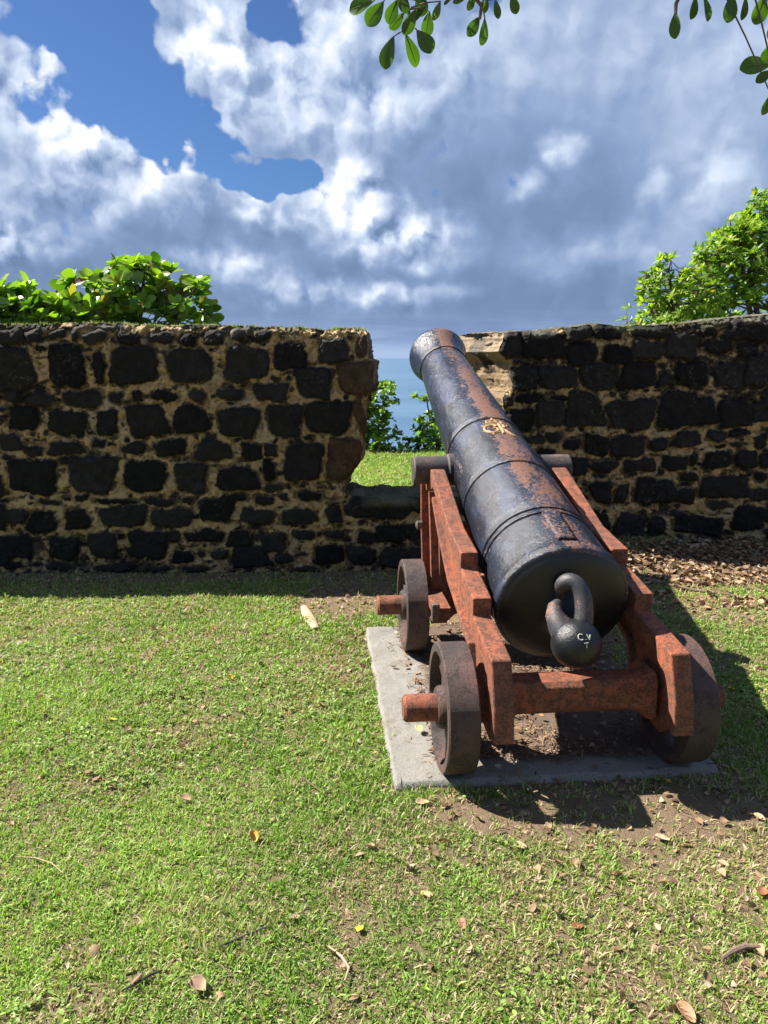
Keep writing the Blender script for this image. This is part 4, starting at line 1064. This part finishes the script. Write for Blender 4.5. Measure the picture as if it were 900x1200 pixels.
# small creeping weeds in the turf
def weeds():
    r_ = np.random.default_rng(66); n = 15000; x = r_.uniform(-3.2, 3.4, n); y = 1.1 + 3.6 * r_.uniform(0, 1, n) ** 1.4
    k = (fbm(x, y, 2.2, 3, 67) > .50) & (np.abs(x) < .6 * y + .8) & ~in_slab(x, y) & (r_.uniform(0, 1, n) < 1 - bare(x, y)); x, y = x[k], y[k]; n = len(x); m = 4
    X = np.repeat(x, m) + r_.normal(size=n * m) * .006; Y = np.repeat(y, m) + r_.normal(size=n * m) * .006
    P = np.stack([X, Y, ground_z(X, Y) + r_.uniform(.006, .020, n * m)], -1); a = r_.uniform(0, 6.28, n * m)
    D_ = np.stack([np.cos(a), np.sin(a), r_.uniform(-.1, .6, n * m)], -1); U = np.stack([r_.normal(size=n * m) * .3, r_.normal(size=n * m) * .3, np.ones(n * m)], -1)
    V, Fa, C = leaves_mesh('slim', P, D_, U, r_.uniform(.008, .019, n * m), cmix((.12, .22, .03), (.36, .48, .12), r_.uniform(0, 1, n * m)), 1.7)
    o = raw_mesh('lawn_weeds', V, [Fa], M_GRASS, C); tag(o, 'small broad leaved weeds creeping through the lawn', 'weeds', kind='stuff')
weeds()
# moss and tufts on the wall heads
def wall_tufts(name, xr, ztf, y0, n, seed, label, parent):
    r_ = np.random.default_rng(seed); x = r_.uniform(*xr, n); x = x[fbm(x, x * 0, 2.2, 3, seed + 1) > .47]; n = len(x) * 9
    xx = np.repeat(x, 9) + r_.normal(size=n) * .012; yy = y0 + .03 + np.repeat(r_.uniform(0, .25, len(x)), 9); zz = ztf(xx) - .012
    a = r_.uniform(0, 6.28, n); tl = r_.uniform(0, 1.1, n); ln = r_.uniform(.012, .035, n)
    d = np.stack([np.cos(a) * np.sin(tl), np.sin(a) * np.sin(tl), np.cos(tl)], -1); sd_ = np.stack([-np.sin(a), np.cos(a), 0 * a], -1) * .0045
    b0 = np.stack([xx, yy, zz], -1)
    V = np.stack([b0 - sd_, b0 + sd_, b0 + d * ln[:, None]], 1).reshape(-1, 3) - np.array(parent.location)
    C = np.repeat(cmix((.10, .14, .03), (.30, .30, .12), r_.uniform(0, 1, n)), 3, 0)
    o = raw_mesh(name, V, [np.arange(n * 3).reshape(-1, 3)], M_GRASS, C, parent=parent); o['kind'] = 'stuff'
wall_tufts('moss', (-4, -.15), zt_left, LY, 380, 71, '', wl)
wall_tufts('moss', (1.2, 5), zt_right, RY, 380, 73, '', wr)

# ------------------------------------------------------------------ leaf litter
def dead_leaves(pos, size, seed, cols):
    r_ = np.random.default_rng(seed); n = len(pos)
    a = r_.uniform(0, 6.28, n); D_ = np.stack([np.cos(a), np.sin(a), r_.normal(size=n) * .22], -1)
    U = np.stack([r_.normal(size=n) * .4, r_.normal(size=n) * .4, np.where(r_.uniform(0, 1, n) < .6, 1, -1)], -1)
    T, Fc = leaf_template('oval'); x, d, z = frames(D_, U); s_ = size[:, None, None]
    cu = r_.uniform(-.3, 1.6, n)[:, None]
    tz = np.abs(T[None, :, 0]) * cu * 1.2 + (T[None, :, 1] - .5) ** 2 * r_.uniform(-.6, 1.2, n)[:, None]
    V = pos[:, None, :] + s_ * (T[None, :, 0:1] * x[:, None, :] * r_.uniform(.8, 1.5, n)[:, None, None] + (T[None, :, 1:2] - .5) * d[:, None, :] + tz[:, :, None] * z[:, None, :])
    Fa = (Fc[None] + (np.arange(n) * len(T))[:, None, None]).reshape(-1, 4)
    return V.reshape(-1, 3), Fa, np.repeat(cols[:, None, :], len(T), 1).reshape(-1, 3)
def litter(name, label, n, region, seed, s0, s1, keep):
    r_ = np.random.default_rng(seed); x = r_.uniform(region[0], region[1], n); y = r_.uniform(region[2], region[3], n)
    k = keep(x, y, r_); x, y = x[k], y[k]; n = len(x)
    z = np.where(in_slab(x, y), .016, ground_z(x, y)) + r_.uniform(.004, .016, n)
    t = r_.uniform(0, 1, n); C = cmix((.08, .042, .022), (.40, .26, .15), t ** 1.1)
    pl = r_.uniform(0, 1, n) < .08; C[pl] = np.array([.40, .31, .21])
    V, Fa, C = dead_leaves(np.stack([x, y, z], -1), r_.uniform(s0, s1, n), seed + 1, C)
    o = raw_mesh(name, V, [Fa], M_DEAD, C, smooth=True); tag(o, label, 'leaf litter', kind='stuff'); return o
litter('leaf_litter', 'thick brown leaf litter along the foot of the right wall', 9000, (.2, 4.6, 4.3, 5.75), 81, .022, .06,
       lambda x, y, r_: r_.uniform(0, 1, len(x)) < sst(bare(x, y), .3, .9) * sst(x, .3, 1.1) * .9)
def keep_scatter(x, y, r_):
    b = bare(x, y); u = r_.uniform(0, 1, len(x)); rr, ss_ = car_local(x, y)
    p = .045 + .42 * b + .25 * ((np.abs(rr) < .66) & (ss_ > .0) & (ss_ < 1.7) & (fbm(x, y, 4, 3, 83) > .50)) + .10 * sst(x, .8, 2) * sst(2.4 - y, 0, .8)
    sl = in_slab(x, y) & ((rr < -.52) | (ss_ < .18)); p = np.where(sl, p * .22, p) + .30 * np.exp(-((ss_ - .02 - .05 * np.sin(rr * 9)) / .07) ** 2) * ((rr > -.35) & (rr < .75)) * (fbm(x, y, 7, 3, 88) > .42)
    return (u < p) & (np.abs(x) < .60 * y + 1.1)
litter('scattered_litter', 'small brown leaf bits scattered in the grass and around the slab', 19000, (-3.6, 4, 1.0, 5.05), 84, .007, .034, keep_scatter)
# dirt and needles caught on the slab
def debris():
    r_ = np.random.default_rng(90); n = 15000; x = r_.uniform(-.2, 1.6, n); y = r_.uniform(2.1, 4.1, n); rr, ss_ = car_local(x, y)
    inside = (rr > -.60) & (rr < .60) & (ss_ > -.12) & (ss_ < 1.7)
    den = np.where(ss_ < .18, .10, 1.0) * sst(fbm(x, y, 5, 3, 91), .38, .55); den = den * np.where(rr < -.50, .07, 1.0)
    k = inside & (r_.uniform(0, 1, n) < den); x, y = x[k], y[k]; n = len(x); z = np.full(n, .020) + r_.uniform(0, .012, n)
    a = r_.uniform(0, 6.28, n); L_ = r_.uniform(.008, .045, n); w_ = r_.uniform(.001, .0028, n)
    d = np.stack([np.cos(a), np.sin(a), r_.normal(size=n) * .15], -1) * L_[:, None] / 2; s_ = np.stack([-np.sin(a), np.cos(a), 0 * a], -1) * w_[:, None]
    c = np.stack([x, y, z], -1); up = np.array([0, 0, .0015])
    V = np.stack([c - d - s_, c - d + s_, c + d + s_, c + d - s_, c + up * 2], 1).reshape(-1, 3)
    i = np.arange(n)[:, None] * 5; f = np.concatenate([i + np.array([[0, 1, 4]]), i + np.array([[1, 2, 4]]), i + np.array([[2, 3, 4]]), i + np.array([[3, 0, 4]])])
    C = np.repeat(cmix((.07, .04, .025), (.32, .21, .13), r_.uniform(0, 1, n)), 5, 0)
    o = raw_mesh('twig_debris', V, [f], M_DEAD, C); tag(o, 'fine brown twig debris caught under the carriage', 'debris', kind='stuff')
debris()

# ------------------------------------------------------------------ single fallen leaves, twigs
def one_leaf(px, py, size, ang, colr, label, z=None, curl=1.0, name='fallen_leaf', lift=.006, tilt=.10):
    p = on_ground(px, py, 0.0); zg = z if z is not None else float(ground_z(p[0], p[1]))
    T, Fc = leaf_template('oval'); r_ = np.random.default_rng(int(px * 7 + py))
    V = T.copy(); size = size * .85; V[:, :2] += r_.normal(size=(len(V), 2)) * .035; V[:, 0] *= 1.25; V[:, 2] = np.abs(T[:, 0]) * .8 * curl + (T[:, 1] - .5) ** 2 * .7 * curl + r_.normal(size=len(V)) * .05; V[:, 1] -= .5; V *= size
    m = Matrix.Rotation(R(ang), 3, 'Z') @ Matrix.Rotation(tilt, 3, 'X') @ Matrix.Rotation(tilt * .6, 3, 'Y')
    V = V @ np.array(m).T
    C = np.array(colr)[None] * r_.uniform(.75, 1.2, len(V))[:, None]
    o = raw_mesh(name, V, [Fc], M_DEAD, C, smooth=True); o.location = (p[0], p[1], zg + lift)
    s_ = o.modifiers.new('thick', 'SOLIDIFY'); s_.thickness = .0012
    s_ = o.modifiers.new('sub', 'SUBSURF'); s_.levels = 1; s_.render_levels = 1
    tag(o, label, 'leaf', 'fallen leaves'); return o
YE = (.75, .48, .04); BR_ = (.30, .15, .07); TAN = (.50, .34, .20)
one_leaf(270, 793, .045, 40, YE, 'yellow leaf on the grass left of the slab, nearest the wall', tilt=.5)
one_leaf(132, 845, .042, 95, YE, 'yellow leaf lying flat far left on the lawn')
one_leaf(296, 982, .050, 20, (.62, .36, .06), 'curled orange leaf in the middle of the left lawn', curl=2.2, tilt=.4)
one_leaf(217, 936, .048, 80, (.36, .22, .13), 'brown arched leaf left of the curled orange one', curl=1.8)
one_leaf(251, 738, .048, 60, (.36, .13, .06), 'reddish brown leaf near the shadow of the left wall')
one_leaf(491, 862, .050, 10, (.72, .60, .20), 'pale yellow leaf on the slab against the near left wheel', z=.02)
one_leaf(422, 1088, .032, 150, YE, 'small yellow leaf on the lawn below the slab, bottom centre')
one_leaf(500, 1048, .045, 70, (.55, .42, .20), 'narrow straw yellow leaf on the lawn below the slab')
one_leaf(857, 806, .040, 80, (.70, .50, .06), 'yellow leaf right of the carriage wheel in the shadow')
one_leaf(783, 914, .026, 30, YE, 'tiny yellow leaf at the front right corner of the slab')
one_leaf(677, 1083, .046, 110, (.22, .09, .04), 'dark red brown leaf on the lawn below the carriage')
one_leaf(804, 1185, .065, 20, (.42, .24, .13), 'large brown leaf at the bottom edge, right side', curl=1.4)
one_leaf(893, 1044, .055, 150, (.30, .13, .06), 'brown leaf at the right picture edge')
one_leaf(495, 941, .060, 100, TAN, 'tan leaf just below the front left corner of the slab')
one_leaf(776, 980, .055, 70, (.55, .38, .26), 'pale tan leaf on the grass right of the slab shadow')
one_leaf(890, 955, .045, 40, TAN, 'tan leaf on bright grass at the far right')
one_leaf(610, 992, .050, 80, (.52, .34, .22), 'light brown leaf on the lawn in front of the slab shadow')
one_leaf(232, 1156, .060, 60, (.38, .25, .16), 'brown lobed leaf at the bottom left of the lawn', curl=1.4)
one_leaf(541, 1082, .045, 20, (.34, .18, .10), 'brown leaf on the lawn, bottom centre')
one_leaf(848, 1010, .04, 50, TAN, 'tan leaf among grass at the right, above the dead twig')
def twig(pts, r, mat, label, name='fallen_twig', zs=None):
    P = [on_ground(a, b, 0.0) for a, b in pts]; o0 = P[0].copy(); o0[2] = float(ground_z(P[0][0], P[0][1])) + .014
    mb = MB(); Q = []
    for i, p in enumerate(P):
        z = float(ground_z(p[0], p[1])) + .014 + (zs[i] if zs else 0) if not in_slab(p[0], p[1]) else .022
        Q.append((p[0] - o0[0], p[1] - o0[1], z - o0[2]))
    k = len(Q); mb.tube(Q, [r * (1 - .5 * abs(i / (k - 1) * 2 - 1)) for i in range(k)], 7)
    o = mb.build(name, mat, None, smooth=True, loc=tuple(o0)); tag(o, label, 'twig', 'fallen twigs'); return o
twig([(256, 1112), (275, 1104), (293, 1096), (312, 1089)], .0040, M_DTWIG, 'thin dark twig on the lawn, bottom centre left')
twig([(143, 1160), (160, 1152), (175, 1143), (190, 1137)], .0045, M_DTWIG, 'short dark twig on the lawn near the bottom left')
twig([(385, 1110), (400, 1122), (409, 1135), (404, 1150)], .0042, M_HUSK, 'curved pale brown strip on the lawn, bottom centre')
twig([(18, 1003), (40, 1004), (60, 1010), (74, 1022)], .0022, M_HUSK, 'long pale bent stalk on the lawn at the left edge')
twig([(780, 685), (815, 692), (850, 697), (872, 703)], .011, M_TWIG, 'long grey brown stick lying in the leaf litter at the right wall')
twig([(846, 1122), (858, 1114), (872, 1108), (892, 1108)], .009, M_TWIG, 'knobbly grey twig at the bottom right')
twig([(290, 860), (305, 868), (318, 872)], .0025, M_TWIG, 'fine twig on the lawn between the yellow leaf and the slab')
twig([(350, 908), (362, 918), (378, 930)], .0026, M_TWIG, 'reddish twig on the lawn left of the slab')
# pale husk by the wall gap
hk = MB(); p = on_ground(362, 723); pts = [(on_ground(a, b) - p) + np.array([0, 0, .006]) for a, b in ((356, 709), (359, 716), (364, 725), (370, 735))]
hk.tube([tuple(q) for q in pts], [.020, .032, .036, .022], 10)
ho = hk.build('palm_husk', M_HUSK, None, smooth=True, loc=(p[0], p[1], float(ground_z(p[0], p[1])) + .004)); ho.scale = (1, 1, .45)
tag(ho, 'pale tan palm husk on bare soil before the left wall', 'husk')

scene.render.engine = 'CYCLES'
